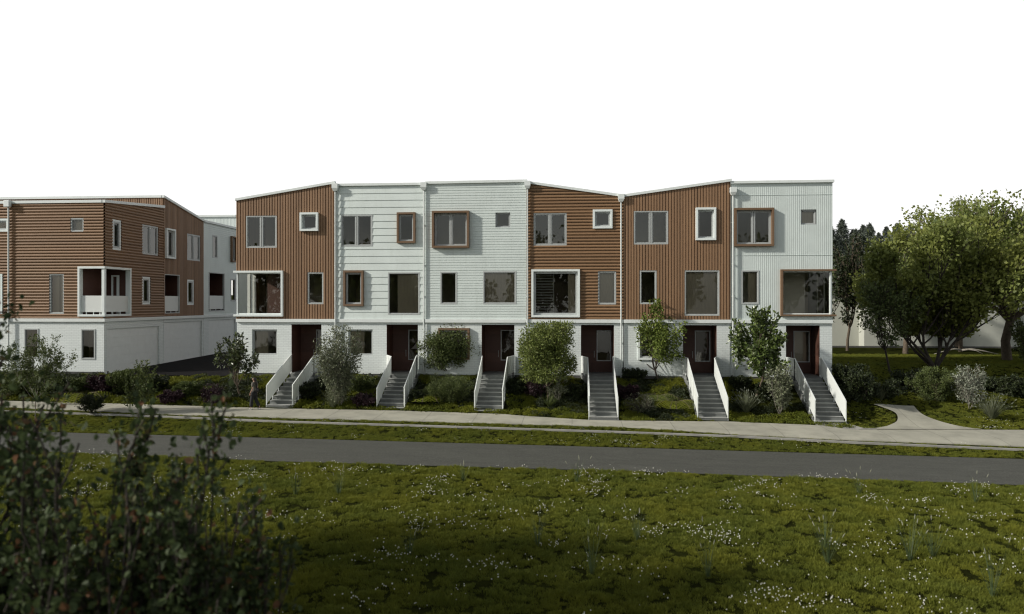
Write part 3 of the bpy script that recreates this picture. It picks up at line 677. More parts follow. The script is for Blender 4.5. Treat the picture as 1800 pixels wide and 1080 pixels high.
# ------------------------------------------------------------------ six entry staircases
ST = [((468, 514.5), 718.5), ((662, 711), 722.5), ((833.8, 884), 728), ((1035, 1086.5), 739.5), ((1226, 1279.8), 741), ((1432.4, 1487.5), 747)]
SL = ['concrete stair of the leftmost house, beside the walking woman', 'concrete stair of the white board house, right of the tall wispy grey shrub', 'concrete stair between the two round-headed shrubs',
      'concrete stair of the brown horizontal timber house, right of the dense olive-green shrub', 'concrete stair right of the slender light-green maple', 'concrete stair of the rightmost house, nearest the curving side path']
RAILH = 1.02
stair_info = []
for i, ((pa, pb), py) in enumerate(ST):
    Y = SET[i]; dx0, dx1 = FX(DOOR[i][0], Y), FX(DOOR[i][1], Y)
    Yb = -4.75
    for _ in range(6):
        p = atY((pa + pb) / 2, py, Yb); zb = p.z; zg = T(p.x, -4.8)
        Yb += (zg - zb) * -4.0 if abs(zg - zb) > .01 else 0; Yb = max(-5.3, min(-4.2, Yb))
    XL, XR = FX(pa, Yb), FX(pb, Yb); zb = atY((pa + pb) / 2, py, Yb).z
    stair_info.append((XL, XR, Yb, zb))
    n = round(-zb / .178); rise = -zb / n; YL = -1.15; tread = (YL - Yb) / (n - 1)
    t = thing('entry_staircase', ((XL + XR) / 2, Yb, zb), SL[i], 'staircase', 'concrete stairs up to the front doors')
    s = MB(); lit_top = MB()
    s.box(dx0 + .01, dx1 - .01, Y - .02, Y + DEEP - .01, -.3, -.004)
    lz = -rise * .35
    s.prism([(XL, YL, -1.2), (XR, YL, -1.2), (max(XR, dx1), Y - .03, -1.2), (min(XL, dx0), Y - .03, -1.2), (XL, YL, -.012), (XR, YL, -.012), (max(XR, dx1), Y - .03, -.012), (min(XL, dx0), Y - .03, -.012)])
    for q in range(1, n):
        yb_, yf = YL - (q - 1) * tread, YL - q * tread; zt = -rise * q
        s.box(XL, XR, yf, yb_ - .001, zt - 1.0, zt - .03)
        lit_top.box(XL + .002, XR - .002, yf - .03, yb_ - .002, zt - .028, zt)
    lit_top.build('lit_tread', 'concrete_lit_tread', t)  # tread tops in paler concrete, painting in their thin lit lines
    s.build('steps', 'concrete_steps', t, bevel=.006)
    for side in (-1, 1):
        xj = (dx0 + .03) if side < 0 else (dx1 - .03); xs = (XL + .03) if side < 0 else (XR - .03)
        pts = [(xj, Y - .05, 0), (xs, YL, 0), (xs, Yb + .02, -rise * (n - 1))]
        zoff0 = .10
        post = MB(); sheet = MB()
        for (ax, ay, az), (bx, by, bz) in zip(pts, pts[1:]):
            L = math.hypot(by - ay, bx - ax); m = max(2, int(L / .8)); nx, ny = (by - ay) / L * .016, -(bx - ax) / L * .016
            lo = lambda f: az + (bz - az) * f + zoff0
            A, B = Vector((ax, ay, az)), Vector((bx, by, bz))
            def V(p, dz, o): return (p.x + nx * o, p.y + ny * o, p.z + dz)
            sheet.prism([V(A, zoff0, -1), V(B, zoff0, -1), V(B, zoff0, 1), V(A, zoff0, 1), V(A, RAILH, -1), V(B, RAILH, -1), V(B, RAILH, 1), V(A, RAILH, 1)])
            post.prism([V(A, RAILH + .001, -1.6), V(B, RAILH + .001, -1.6), V(B, RAILH + .001, 1.6), V(A, RAILH + .001, 1.6), V(A, RAILH + .035, -1.6), V(B, RAILH + .035, -1.6), V(B, RAILH + .035, 1.6), V(A, RAILH + .035, 1.6)])
            for f in [j / m for j in range(m + 1)]:
                p = A.lerp(B, f); o_ = side * .024; post.box(p.x + o_ - .02, p.x + o_ + .02, p.y - .02, p.y + .02, p.z - .15, p.z + RAILH)
        r_ = post.build('railing', 'rail_white', t); sheet.build('railing_panel', 'rail_sheet', r_)

# ------------------------------------------------------------------ ground, walks, road
def axis(segs):
    o = []
    for a, b, st in segs:
        n = max(1, round((b - a) / st)); o += [a + (b - a) * i / n for i in range(n)]
    return o + [segs[-1][1]]
xs_ = axis([(-400, -60, 20), (-60, -34, 2), (-34, 34, .5), (34, 70, 2), (70, 400, 20)])
ys_ = axis([(-80, -44, 2), (-44, 10, .5), (10, 60, 2.5), (60, 600, 30)])
vv = [(x, y, T(x, y)) for y in ys_ for x in xs_]; nx_ = len(xs_)
ff = [(j * nx_ + i, j * nx_ + i + 1, (j + 1) * nx_ + i + 1, (j + 1) * nx_ + i) for j in range(len(ys_) - 1) for i in range(nx_ - 1)]
g_ = MB(); g_.v, g_.f = vv, ff
tag(g_.build('ground', 'ground_soil', smooth=True), kind='structure')
def resample(pts, step=.6):
    o = []
    for a, b in zip(pts, pts[1:]):
        n = max(1, int((b - a).length / step)); o += [a.lerp(b, i / n) for i in range(n)]
    return o + [pts[-1]]
def interpX(pl, X):
    for a, b in zip(pl, pl[1:]):
        if a.x <= X <= b.x: return lerp(a.y, b.y, (X - a.x) / max(1e-6, b.x - a.x))
    return pl[0].y if X < pl[0].x else pl[-1].y
def pl(pxs):
    p = [onT(*q) for q in pxs]
    l = p[0] + (p[0] - p[1]).normalized() * 60; r = p[-1] + (p[-1] - p[-2]).normalized() * 60
    return [Vector((l.x, p[0].y, 0))] + p + [Vector((r.x, p[-1].y, 0))]
WALK_IN = pl([(0, 706), (200, 711), (468, 719), (700, 723.5), (835, 728), (886, 729.5), (1035, 740), (1087, 741), (1280, 742.5), (1432, 749), (1500, 757.5), (1540, 757), (1700, 757), (1800, 757.5)])
WALK_OUT = pl([(0, 716), (250, 728), (500, 735.5), (750, 742), (1100, 752), (1300, 765), (1500, 775), (1800, 786)])
KERB = pl([(0, 723.5), (250, 732), (500, 742.5), (750, 750), (1100, 761), (1300, 768.5), (1500, 779), (1800, 792)])
ROAD_F = pl([(60, 760), (500, 771.5), (1100, 788), (1800, 808)])
ROAD_N = pl([(60, 794), (500, 812), (1100, 829), (1800, 853.5)])
def strip(name, A, B, z, mat, step=.5, x0=-70, x1=75, thick=.06):
    m = MB(); n = int((x1 - x0) / step); P_ = []
    for i in range(n + 1):
        X = x0 + (x1 - x0) * i / n; ya, yb = interpX(A, X), interpX(B, X); k = 6
        for j in range(k + 1):
            y = lerp(ya, yb, j / k); P_.append((X, y, T(X, y) + z))
        P_.append((X, yb, T(X, yb) + z - thick)); P_.append((X, ya, T(X, ya) + z - thick))
    m.v = P_; K = 9
    for i in range(n):
        for j in range(7): a = i * K + j; m.f.append((a, a + K, a + K + 1, a + 1))
        m.f.append((i * K + 8, (i + 1) * K + 8, (i + 1) * K, i * K))
    return tag(m.build(name, mat), kind='structure')
strip('sidewalk', WALK_IN, WALK_OUT, .045, 'concrete_walk')
strip('road', ROAD_F, ROAD_N, .02, 'asphalt')
strip('kerb', KERB, [Vector((p.x, p.y - .10, 0)) for p in KERB], .075, 'concrete_kerb', thick=.15)
# side path curving up on the right
SPL = [onT(*q) for q in ((1536, 713), (1572, 727), (1577, 742), (1560, 751), (1528, 756))]
SPR = [onT(*q) for q in ((1606, 716), (1622, 731), (1655, 744), (1690, 752), (1730, 756.5))]
m = MB(); K = 13
def cr(P_, t):
    n = len(P_) - 1; i = min(n - 1, int(t * n)); f = t * n - i
    p0, p1, p2, p3 = P_[max(0, i - 1)], P_[i], P_[i + 1], P_[min(n, i + 2)]
    return .5 * ((2 * p1) + (-p0 + p2) * f + (2 * p0 - 5 * p1 + 4 * p2 - p3) * f * f + (-p0 + 3 * p1 - 3 * p2 + p3) * f ** 3)
NP = 60; SIDE = []
for i in range(NP + 1):
    a, b = cr(SPL, i / NP), cr(SPR, i / NP); SIDE.append((a, b))
    for j in range(K):
        p = a.lerp(b, j / (K - 1)); m.v.append((p.x, p.y, T(p.x, p.y) + lerp(.075, .0475, sm(.55, 1, i / NP))))
for i in range(NP):
    for j in range(K - 1): a = i * K + j; m.f.append((a, a + 1, a + K + 1, a + K))
tag(m.build('side_path', 'concrete_walk'), kind='structure')
# concrete pad below the last stair
XL, XR, Yb, zb = stair_info[5]
m = MB()
for (a, b) in ((XL - .1, XR + 1.0),):
    N = 8
    for q in range(N):
        u, v = lerp(a, b, q / N), lerp(a, b, (q + 1) / N)
        ya0, ya1 = interpX(WALK_IN, u), interpX(WALK_IN, v); m.quad((u, ya0 + .01, T(u, ya0) + .043), (v, ya1 + .01, T(v, ya1) + .043), (v, Yb + .02 if v < XR + .1 else ya1 + .02, T(v, Yb) + .05), (u, Yb + .02 if u < XR + .1 else ya0 + .02, T(u, Yb) + .05))
tag(m.build('pavement', 'concrete_kerb'), kind='structure')
# asphalt lane between the rows
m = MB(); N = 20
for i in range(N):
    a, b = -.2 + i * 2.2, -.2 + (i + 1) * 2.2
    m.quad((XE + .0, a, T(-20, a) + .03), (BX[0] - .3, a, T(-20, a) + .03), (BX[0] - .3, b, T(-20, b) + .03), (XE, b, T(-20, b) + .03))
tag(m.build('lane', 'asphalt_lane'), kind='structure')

# ------------------------------------------------------------------ foliage
rs = np.random.RandomState(7)
def leaves(name, cen, size, mat, parent, aspect=.5, up=.3, out=None, seed=1, fold=.25, round_=False):
    """many small folded leaves; cen Nx3 world"""
    r = np.random.RandomState(seed); n = len(cen); cen = np.asarray(cen, float)
    d = r.normal(size=(n, 3))
    if out is not None: d = d * .7 + out * 1.0
    d[:, 2] += up; d /= np.linalg.norm(d, axis=1)[:, None] + 1e-9
    q = r.normal(size=(n, 3)); wv_ = np.cross(d, q); wv_ /= np.linalg.norm(wv_, axis=1)[:, None] + 1e-9
    nn = np.cross(wv_, d); sz = size * (.65 + .7 * r.rand(n))[:, None]
    a = cen; b = cen + d * sz * .45 + wv_ * sz * aspect * .5 + nn * sz * fold * .3; c = cen + d * sz; e = cen + d * sz * .45 - wv_ * sz * aspect * .5 + nn * sz * fold * .3
    if round_:
        b1 = cen + d * sz * .22 + wv_ * sz * aspect * .42 + nn * sz * .06; b2 = cen + d * sz * .62 + wv_ * sz * aspect * .5 + nn * sz * .1; e1 = cen + d * sz * .22 - wv_ * sz * aspect * .42 + nn * sz * .06; e2 = cen + d * sz * .62 - wv_ * sz * aspect * .5 + nn * sz * .1; c = c - nn * sz * .12
        V = np.stack([a, b1, b2, c, e2, e1], 1).reshape(-1, 3); o0 = np.array(wloc(parent)) if parent else 0; me = bpy.data.meshes.new(name)
        k = np.arange(n)[:, None] * 6; F_ = np.concatenate([k + np.array([0, 1, 2, 3]), k + np.array([0, 3, 4, 5])], 0); me.from_pydata((V - o0).tolist(), [], F_.tolist()); me.update(); me.materials.append(M[mat]); o = bpy.data.objects.new(name, me); C.objects.link(o)
        if parent: o.parent = parent
        return o
    V = np.stack([a, b, c, e], 1).reshape(-1, 3); o0 = wloc(parent) if parent else Vector((0, 0, 0)); V = V - np.array(o0)
    me = bpy.data.meshes.new(name); me.vertices.add(4 * n); me.vertices.foreach_set('co', V.astype(np.float32).ravel())
    me.loops.add(6 * n); idx = (np.arange(n)[:, None] * 4 + np.array([0, 1, 2, 0, 2, 3])[None, :]).ravel(); me.loops.foreach_set('vertex_index', idx.astype(np.int32))
    me.polygons.add(2 * n); me.polygons.foreach_set('loop_start', (np.arange(2 * n) * 3).astype(np.int32)); me.polygons.foreach_set('loop_total', np.full(2 * n, 3, np.int32))
    me.update(calc_edges=True); me.materials.append(M[mat]); o = bpy.data.objects.new(name, me); C.objects.link(o)
    if parent: o.parent = parent
    return o
def grow(seed, lv, nch, ratio, spread, up, nl, stems=1, trunk=.3, jit=.25, lj=.1, r0=.08, stem_spread=.35, low=.35):
    """recursive limbs in unit space; returns tubes [(pts, radii)] and leaf points"""
    R_ = random.Random(seed); tubes = []; lv_pts = []
    def br(p, d, L, r, l):
        ns = 4 if l else 5; pts = [p]; dd = d.copy()
        for i in range(ns):
            dd = (dd + Vector((R_.gauss(0, jit), R_.gauss(0, jit), R_.gauss(0, jit) + up * .25))).normalized(); pts.append(pts[-1] + dd * (L / ns))
        tubes.append((pts, [max(.0025, r * (1 - .6 * i / ns)) for i in range(ns + 1)], l))
        if l >= lv:
            for _ in range(nl):
                t = R_.random() ** .7; i = min(ns - 1, int(t * ns)); f = t * ns - i
                q = pts[i].lerp(pts[i + 1], f); lv_pts.append((q.x + R_.gauss(0, lj), q.y + R_.gauss(0, lj), q.z + R_.gauss(0, lj)))
            return
        for c in range(nch[l]):
            t = low + (1 - low) * (c + R_.random()) / nch[l]; i = min(ns - 1, int(t * ns)); f = t * ns - i; q = pts[i].lerp(pts[i + 1], f)
            a = R_.random() * 2 * PI + c * 2.4; side = dd.orthogonal().normalized(); side = Matrix.Rotation(a, 3, dd) @ side
            sp_ = spread * (.7 + .6 * R_.random()); nd = (dd * math.cos(sp_) + side * math.sin(sp_)).normalized()
            br(q, nd, L * ratio * (.75 + .5 * R_.random()), r * .5, l + 1)
    for s in range(stems):
        a = 2 * PI * s / max(1, stems) + R_.random(); ss = stem_spread * (.5 + R_.random()) if stems > 1 else .04
        d = Vector((math.cos(a) * ss, math.sin(a) * ss, 1)).normalized()
        base = Vector((math.cos(a) * .02, math.sin(a) * .02, 0))
        if stems == 1:
            top = Vector((R_.gauss(0, .02), R_.gauss(0, .02), trunk)); tubes.append(([base, base.lerp(top, .5) + Vector((R_.gauss(0, .008), R_.gauss(0, .008), 0)), top], [r0 * 1.15, r0, r0 * .9], 0))
            for c in range(nch[0]):
                aa = 2 * PI * c / nch[0] + R_.random() * .6; sp_ = spread * (.35 + .8 * R_.random()) if c else .08
                br(top, Vector((math.cos(aa) * math.sin(sp_), math.sin(aa) * math.sin(sp_), math.cos(sp_))), .6 * (.8 + .4 * R_.random()), r0 * .6, 1)
        else: br(base, d, .9 * (.8 + .4 * R_.random()), r0 * .7, 0)
    return tubes, np.array(lv_pts)
def plant(name, base, label, cat, crown_w, crown_z0, crown_z1, leafmat, bark, leaf_size, group=None, aspect=.5, dx=0, depth=None, tr=1.0, thin=1.0, maxr=None, **kw):
    """a plant whose crown spans crown_w wide and crown_z0..crown_z1 above its base"""
    seed = kw.get('seed', 1); tubes, lp = grow(**kw); loose = thin < 1; pc = 5.0 if loose else 1.0
    c0, c1 = np.percentile(lp, pc, axis=0), np.percentile(lp, 100 - pc, axis=0)
    zc0, zc1 = c0[2], c1[2]; sx = crown_w / (c1[0] - c0[0]); sy = (depth or crown_w) / (c1[1] - c0[1]); mxp = (c0 + c1) / 2
    def tf(p):
        x, y, z = p
        zz = z / zc0 * crown_z0 if z < zc0 and zc0 > .02 and crown_z0 > .05 else crown_z0 + (z - zc0) / (zc1 - zc0) * (crown_z1 - crown_z0)
        f = min(1, max(0, z / max(.05, zc0))) if zc0 > .02 and crown_z0 > .05 else min(1, max(0, z / .25))
        return (base.x + (x - mxp[0] * f) * sx + dx * f, base.y + (y - mxp[1] * f) * sy, base.z + max(zz, -.05))
    t = thing(name, base, label, cat, group); m = MB(); H = crown_z1
    bb0, bb1 = c0 - (c1 - c0) * (.2 if loose else .01), c1 + (c1 - c0) * (.2 if loose else .01)
    for pts, rad, l in tubes:
        if l >= 1:
            kp = 1
            while kp < len(pts) and bb0[0] < pts[kp].x < bb1[0] and bb0[1] < pts[kp].y < bb1[1] and pts[kp].z < bb1[2]: kp += 1
            if kp < 2: continue
            pts, rad = pts[:kp], rad[:kp]
        k = 8 if l <= 1 else (5 if l == 2 else 3); m.tube([tf(p) for p in pts], [max(.004, r * H * tr) for r in rad], k, cap=False)
    m.build('trunk' if kw.get('stems', 1) == 1 else 'stem', bark, t, smooth=True)
    ee = (c1 - c0) * (.22 if loose else .03); lp = lp[((lp > c0 - ee) & (lp < c1 + ee)).all(1)]
    L = np.array([tf(p) for p in lp]); ctr = L.mean(0); o_ = L - ctr; o_ /= np.linalg.norm(o_, axis=1)[:, None] + 1e-6
    if thin < 1:
        zr = (L[:, 2] - L[:, 2].min()) / (np.ptp(L[:, 2]) + 1e-6); kp_ = np.random.RandomState(seed).rand(len(L)) < 1 - (1 - thin) * np.clip(zr * 1.3 - .2, 0, 1); L = L[kp_]; o_ = o_[kp_]
    leaves('crown', L, leaf_size, leafmat, t, aspect, .25, o_ * .5, seed, round_=thin < 1)
    return t
def mpp(px, py):                       # ground point and metres per photo pixel there
    b = onT(px, py); return b, 1 / scale_at(b)
def px_plant(name, px, py, x0, x1, ytop, ybot, label, cat, leafmat, bark, ls, **kw):
    b, m = mpp(px, py); dy = kw.pop('push', 0)
    if dy: 
        b = Vector((atY(px, py, b.y + dy).x, b.y + dy, 0)); b.z = T(b.x, b.y); m = 1 / scale_at(b)
    kw.setdefault('dx', ((x0 + x1) / 2 - px) * m)
    base_py = HOR + (CAMZ - b.z) / m
    return plant(name, b, label, cat, (x1 - x0) * m, (base_py - ybot) * m, (base_py - ytop) * m, leafmat, bark, ls, **kw)
SMALL = dict(lv=3, nch=(5, 5, 4), ratio=.55, spread=.75, up=.15, stems=1, trunk=.4, jit=.14, lj=.03, r0=.016)
BUSH = dict(lv=2, nch=(6, 5), ratio=.5, spread=.6, up=.2, stems=9, jit=.12, lj=.035, r0=.012, stem_spread=.55, low=.15)
def kw(b, **k): d = dict(b); d.update(k); return d
# --- trees and shrubs of the beds
px_plant('magnolia_tree', 421, 697, 385, 451, 588, 672, 'small tree with pale-backed glossy leaves left of the walking woman', 'tree', 'magnolia_leaf', 'bark_brown', .17, aspect=.55, **kw(SMALL, seed=11, nl=20, lv=3, lj=.035))
px_plant('tall_shrub', 597, 716, 560, 632, 575, 702, 'tall wispy grey-green shrub between the first two stairs', 'shrub', 'grey_leaf', 'bark_pale', .12, aspect=.42, tr=.4, **kw(BUSH, seed=12, nl=36, stems=11, stem_spread=.28, up=.5, low=.1, lj=.05))
px_plant('round_shrub', 791, 668, 745, 843, 571, 645, 'dark-green round-headed shrub in front of a timber framed ground window', 'shrub', 'fine_leaf', 'bark_brown', .11, aspect=.5, push=.6, tr=1, **kw(SMALL, seed=13, nl=70, nch=(9, 7, 5), trunk=.14, lj=.05, r0=.014))
px_plant('round_tree', 961, 703, 914, 1009, 570, 667, 'dense olive-green round tree on a thin bare trunk', 'tree', 'olive_leaf', 'bark_brown', .15, aspect=.42, tr=.8, **kw(SMALL, seed=14, nl=80, nch=(9, 7, 5), trunk=.28, lj=.055))
px_plant('small_shrub', 983, 709, 962, 998, 662, 700, 'small sparse greyish shrub beside the thin trunk of the olive-green round tree', 'shrub', 'grey_leaf', 'bark_pale', .07, tr=.6, **kw(SMALL, seed=15, nl=14, r0=.02))
px_plant('maple_tree', 1157, 670, 1112, 1197, 530, 638, 'slender light-green maple in front of the brown timber house', 'tree', 'maple_leaf', 'bark_dark', .15, aspect=.6, tr=.7, **kw(SMALL, seed=216, nl=28, nch=(8, 6, 4), ratio=.5, up=.3, trunk=.3, spread=.6))
px_plant('magnolia_tree', 1327, 700, 1289, 1372, 545, 655, 'glossy-leaved tree with a straight bare trunk before the rightmost house', 'tree', 'magnolia_green_leaf', 'bark_brown', .20, aspect=.62, tr=.85, **kw(SMALL, seed=117, nl=30, nch=(8, 6, 4), trunk=.5))
px_plant('pale_shrub', 1370, 729, 1347, 1391, 644, 716, 'upright pale-stemmed shrub left of the last stair', 'shrub', 'grey_leaf', 'bark_pale', .12, aspect=.6, tr=.5, **kw(BUSH, seed=18, nl=12, stems=8, stem_spread=.3, up=.5))
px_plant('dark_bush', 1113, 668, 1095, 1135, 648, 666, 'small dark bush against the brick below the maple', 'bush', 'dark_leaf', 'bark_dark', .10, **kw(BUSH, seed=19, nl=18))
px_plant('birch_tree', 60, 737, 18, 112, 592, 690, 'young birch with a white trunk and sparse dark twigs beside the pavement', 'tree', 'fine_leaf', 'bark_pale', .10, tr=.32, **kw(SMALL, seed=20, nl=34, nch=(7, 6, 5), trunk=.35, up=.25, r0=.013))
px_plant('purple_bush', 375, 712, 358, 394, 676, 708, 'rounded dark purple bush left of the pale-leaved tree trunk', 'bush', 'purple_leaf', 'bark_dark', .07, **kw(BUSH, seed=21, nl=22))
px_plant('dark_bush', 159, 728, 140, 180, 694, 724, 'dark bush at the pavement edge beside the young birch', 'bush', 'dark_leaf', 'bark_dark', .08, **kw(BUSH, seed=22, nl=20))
px_plant('slender_tree', 247, 728, 226, 270, 636, 715, 'slender bright-green young tree before the garages', 'tree', 'fine_leaf', 'bark_dark', .12, tr=.6, **kw(SMALL, seed=23, nl=20, trunk=.15, up=.3))
HED = [(30, 694, 0, 70, 655), (95, 696, 60, 135, 660), (135, 692, 105, 165, 665), (185, 690, 160, 215, 660), (215, 692, 195, 245, 652), (265, 690, 245, 290, 662)]
HL = ['hedge shrub at the far left foot of the white brick wall', 'hedge shrub behind the white birch trunk', 'hedge shrub under the nearest brick corner window', 'purple-brown hedge shrub below the corner of the left row',
      'taller hedge shrub just right of the left row corner', 'low hedge shrub at the mouth of the dark lane']
for j, (px, py, a, b, yt) in enumerate(HED):
    px_plant('hedge_shrub', px, py, a, b, yt, py - 2, HL[j], 'shrub', 'purple_leaf' if j == 3 else ('dark_leaf' if j % 2 else 'fine_leaf'), 'bark_dark', .09, tr=.5, group='hedge shrubs below the left row', **kw(BUSH, seed=30 + j, nl=55))
px_plant('rosemary_bush', 790, 706, 752, 832, 660, 704, 'dark upright rosemary-like bush under the dark-green round shrub', 'bush', 'fine_leaf', 'bark_dark', .08, aspect=.25, tr=.4, **kw(BUSH, seed=41, nl=60, stems=14, up=.7, stem_spread=.5))
px_plant('purple_bush', 942, 700, 915, 958, 668, 698, 'sparse purple bush in the shade left of the olive-green tree trunk', 'bush', 'purple_leaf', 'bark_dark', .08, **kw(BUSH, seed=42, nl=9))
px_plant('purple_bush', 645, 715, 622, 662, 690, 713, 'low purple bush beside the second stair', 'bush', 'purple_leaf', 'bark_dark', .08, **kw(BUSH, seed=43, nl=14))
px_plant('wild_bush', 1120, 727, 1095, 1150, 692, 722, 'thin grey bush at the bed edge between the fourth and fifth stairs', 'bush', 'grey_leaf', 'bark_dark', .05, **kw(BUSH, seed=44, nl=5))
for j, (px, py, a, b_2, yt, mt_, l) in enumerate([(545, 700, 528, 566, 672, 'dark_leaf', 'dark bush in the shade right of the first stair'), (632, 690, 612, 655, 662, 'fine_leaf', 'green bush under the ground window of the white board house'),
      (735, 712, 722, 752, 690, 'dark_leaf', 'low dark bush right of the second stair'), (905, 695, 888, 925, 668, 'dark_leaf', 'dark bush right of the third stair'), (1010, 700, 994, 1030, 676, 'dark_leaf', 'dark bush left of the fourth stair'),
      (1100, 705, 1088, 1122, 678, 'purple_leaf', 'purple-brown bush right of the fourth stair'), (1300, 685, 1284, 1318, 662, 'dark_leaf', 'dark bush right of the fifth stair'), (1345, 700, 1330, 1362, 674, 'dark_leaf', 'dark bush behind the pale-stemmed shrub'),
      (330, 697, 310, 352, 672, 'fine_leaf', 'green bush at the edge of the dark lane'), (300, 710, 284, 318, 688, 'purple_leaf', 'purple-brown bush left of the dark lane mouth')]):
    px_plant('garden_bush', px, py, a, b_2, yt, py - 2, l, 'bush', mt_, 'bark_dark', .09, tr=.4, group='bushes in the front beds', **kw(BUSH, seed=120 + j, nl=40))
fb_, fm_ = mpp(1690, 624); m = MB()
for dxx in ((-1.6, .1), (1.9, .05)):
    p0 = fb_ + Vector((0, 0, .35)); m.tube([p0, p0 + Vector((dxx[0] * .35, -.1, .1)), p0 + Vector((dxx[0] * .75, -.2, -.02)), p0 + Vector((dxx[0] * 1.35, -.35, -.28))], [.09, .07, .05, .025], 6)
m.tube([fb_ + Vector((.5, -.1, .42)), fb_ + Vector((.9, -.3, .35)), fb_ + Vector((1.3, -.5, .12))], [.05, .035, .015], 5)
tag(m.build('fallen_branch', 'bark_pale', smooth=True), 'pale crooked branch lying on the lawn behind the spreading tree', 'branch')
# --- right-hand garden
px_plant('spreading_tree', 1643, 645, 1530, 1765, 396, 588, 'big spreading tree with many dark stems fanning from one foot', 'tree', 'oak_leaf', 'bark_dark', .23, aspect=.7, tr=.8, depth=9, **kw(BUSH, seed=151, lv=3, nch=(6, 5, 5), nl=38, stems=8, stem_spread=.5, up=.35, r0=.022, low=.42, lj=.04, jit=.06))
px_plant('garden_tree', 1489, 617, 1462, 1524, 415, 565, 'upright dark-leaved tree just past the corner of the row', 'tree', 'dark_leaf', 'bark_brown', .24, aspect=.6, **kw(SMALL, seed=52, nl=26, trunk=.45, nch=(7, 5, 5), r0=.012))
px_plant('garden_tree', 1563, 655, 1512, 1604, 492, 604, 'dark rounded tree before the pale wall, left of the spreading tree', 'tree', 'far_leaf', 'bark_dark', .17, aspect=.6, **kw(SMALL, seed=53, nl=26, trunk=.42, nch=(7, 5, 5), r0=.011))
px_plant('tall_tree', 1769, 634, 1648, 1870, 348, 535, 'tall leafy tree with a thick pale trunk at the right edge', 'tree', 'oak_leaf', 'bark_brown', .25, aspect=.7, depth=9, **kw(SMALL, seed=54, nl=75, trunk=.5, nch=(8, 6, 5), r0=.026, lj=.05))
px_plant('garden_tree', 1687, 618, 1655, 1720, 450, 550, 'leafy tree half hidden behind the spreading crown', 'tree', 'far_leaf', 'bark_brown', .24, aspect=.6, **kw(SMALL, seed=55, nl=45, trunk=.4, r0=.02))
px_plant('garden_tree', 1591, 622, 1560, 1635, 405, 545, 'leafy tree behind the left side of the spreading crown', 'tree', 'far_leaf', 'bark_brown', .24, aspect=.6, **kw(SMALL, seed=56, nl=45, trunk=.35, r0=.02))
px_plant('tall_tree', 1680, 612, 1610, 1760, 350, 500, 'tallest crown peeping over the spreading tree', 'tree', 'oak_leaf', 'bark_brown', .24, aspect=.6, depth=7, **kw(SMALL, seed=66, nl=60, trunk=.4, r0=.02))
px_plant('garden_tree', 1512, 610, 1470, 1556, 425, 560, 'mid-green tree between the end wall of the row and the far conifers', 'tree', 'far_leaf', 'bark_brown', .26, aspect=.6, push=6, **kw(SMALL, seed=67, nl=40, trunk=.35, r0=.016))
px_plant('edge_shrub', 1800, 640, 1778, 1830, 560, 632, 'leafy shrub cut by the right edge of the picture', 'shrub', 'fine_leaf', 'bark_brown', .14, **kw(BUSH, seed=57, nl=20))
px_plant('rosemary_bush', 1645, 706, 1602, 1680, 648, 702, 'broad upright green bush at the foot of the spreading tree', 'bush', 'fine_leaf', 'bark_brown', .12, aspect=.25, tr=.4, **kw(BUSH, seed=58, nl=60, stems=14, up=.6, stem_spread=.5))
px_plant('silver_shrub', 1704, 719, 1677, 1730, 643, 706, 'pale silvery shrub standing in the lit grass', 'shrub', 'silver_leaf', 'bark_pale', .12, aspect=.5, tr=.45, **kw(BUSH, seed=59, nl=7, stems=9, stem_spread=.4, up=.4))
DK = [(1490, 690, 1466, 1520, 642, 'dark shrub hard against the end wall of the row'), (1500, 705, 1475, 1545, 655, 'dark shrub beside the last stair railing'), (1556, 702, 1520, 1590, 668, 'low dark shrub behind the head of the side path'),
      (1610, 690, 1575, 1640, 650, 'dark shrub left of the green upright bush'), (1750, 690, 1715, 1790, 662, 'dark shrub behind the silvery shrub'), (1800, 700, 1770, 1840, 660, 'dark shrub at the right edge below the leafy one')]
for j, (px, py, a, b, yt, l) in enumerate(DK):
    px_plant('dark_shrub', px, py, a, b, yt, py - 3, l, 'shrub', 'dark_leaf', 'bark_dark', .13, group='dark shrubs of the side garden', **kw(BUSH, seed=70 + j, nl=22))

def blades(name, base, label, cat, n, L, spread, mat, width=.02, heads=None, seed=1, group=None):
    """a clump of arching blades; heads = optional flower heads material"""
    r = random.Random(seed); t = thing(name, base, label, cat, group); m = MB(); hd = MB()
    for i in range(n):
        a = r.random() * 2 * PI; s = spread * r.random() ** .7; ln = L * (.6 + .5 * r.random()); b = base + Vector((math.cos(a), math.sin(a), 0)) * .06 * r.random()
        d = Vector((math.cos(a) * s, math.sin(a) * s, 1)).normalized(); side = Vector((-math.sin(a), math.cos(a), 0)); pts = [b]
        for q in range(4): d = (d + Vector((math.cos(a), math.sin(a), -.25)) * .13 * s).normalized(); pts.append(pts[-1] + d * ln / 4)
        for q in range(4):
            w0, w1 = width * (1 - q / 4.5), width * (1 - (q + 1) / 4.5); m.quad(pts[q] - side * w0, pts[q] + side * w0, pts[q + 1] + side * w1, pts[q + 1] - side * w1)
        if heads and i % heads[1] == 0:
            e = pts[-1]; hd.tube([e, e + d * heads[2] * .5, e + d * heads[2]], [heads[3] * .5, heads[3], .004], 5)
    m.build('foliage', mat, t)
    if heads: hd.build('flower_head', heads[0], t)
    return t
def bl(name, px, py, wpx, hpx, label, cat, n, mat, **k):
    b, m = mpp(px, py); return blades(name, b, label, cat, n, hpx * m * 1.1, wpx / hpx * .6, mat, **k)
bl('lavender_bush', 1312, 727, 50, 38, 'spiky grey-green bush beside the glossy-leaved tree trunk', 'bush', 260, 'grey_leaf', width=.012, heads=('silver_leaf', 3, .1, .012), seed=3)
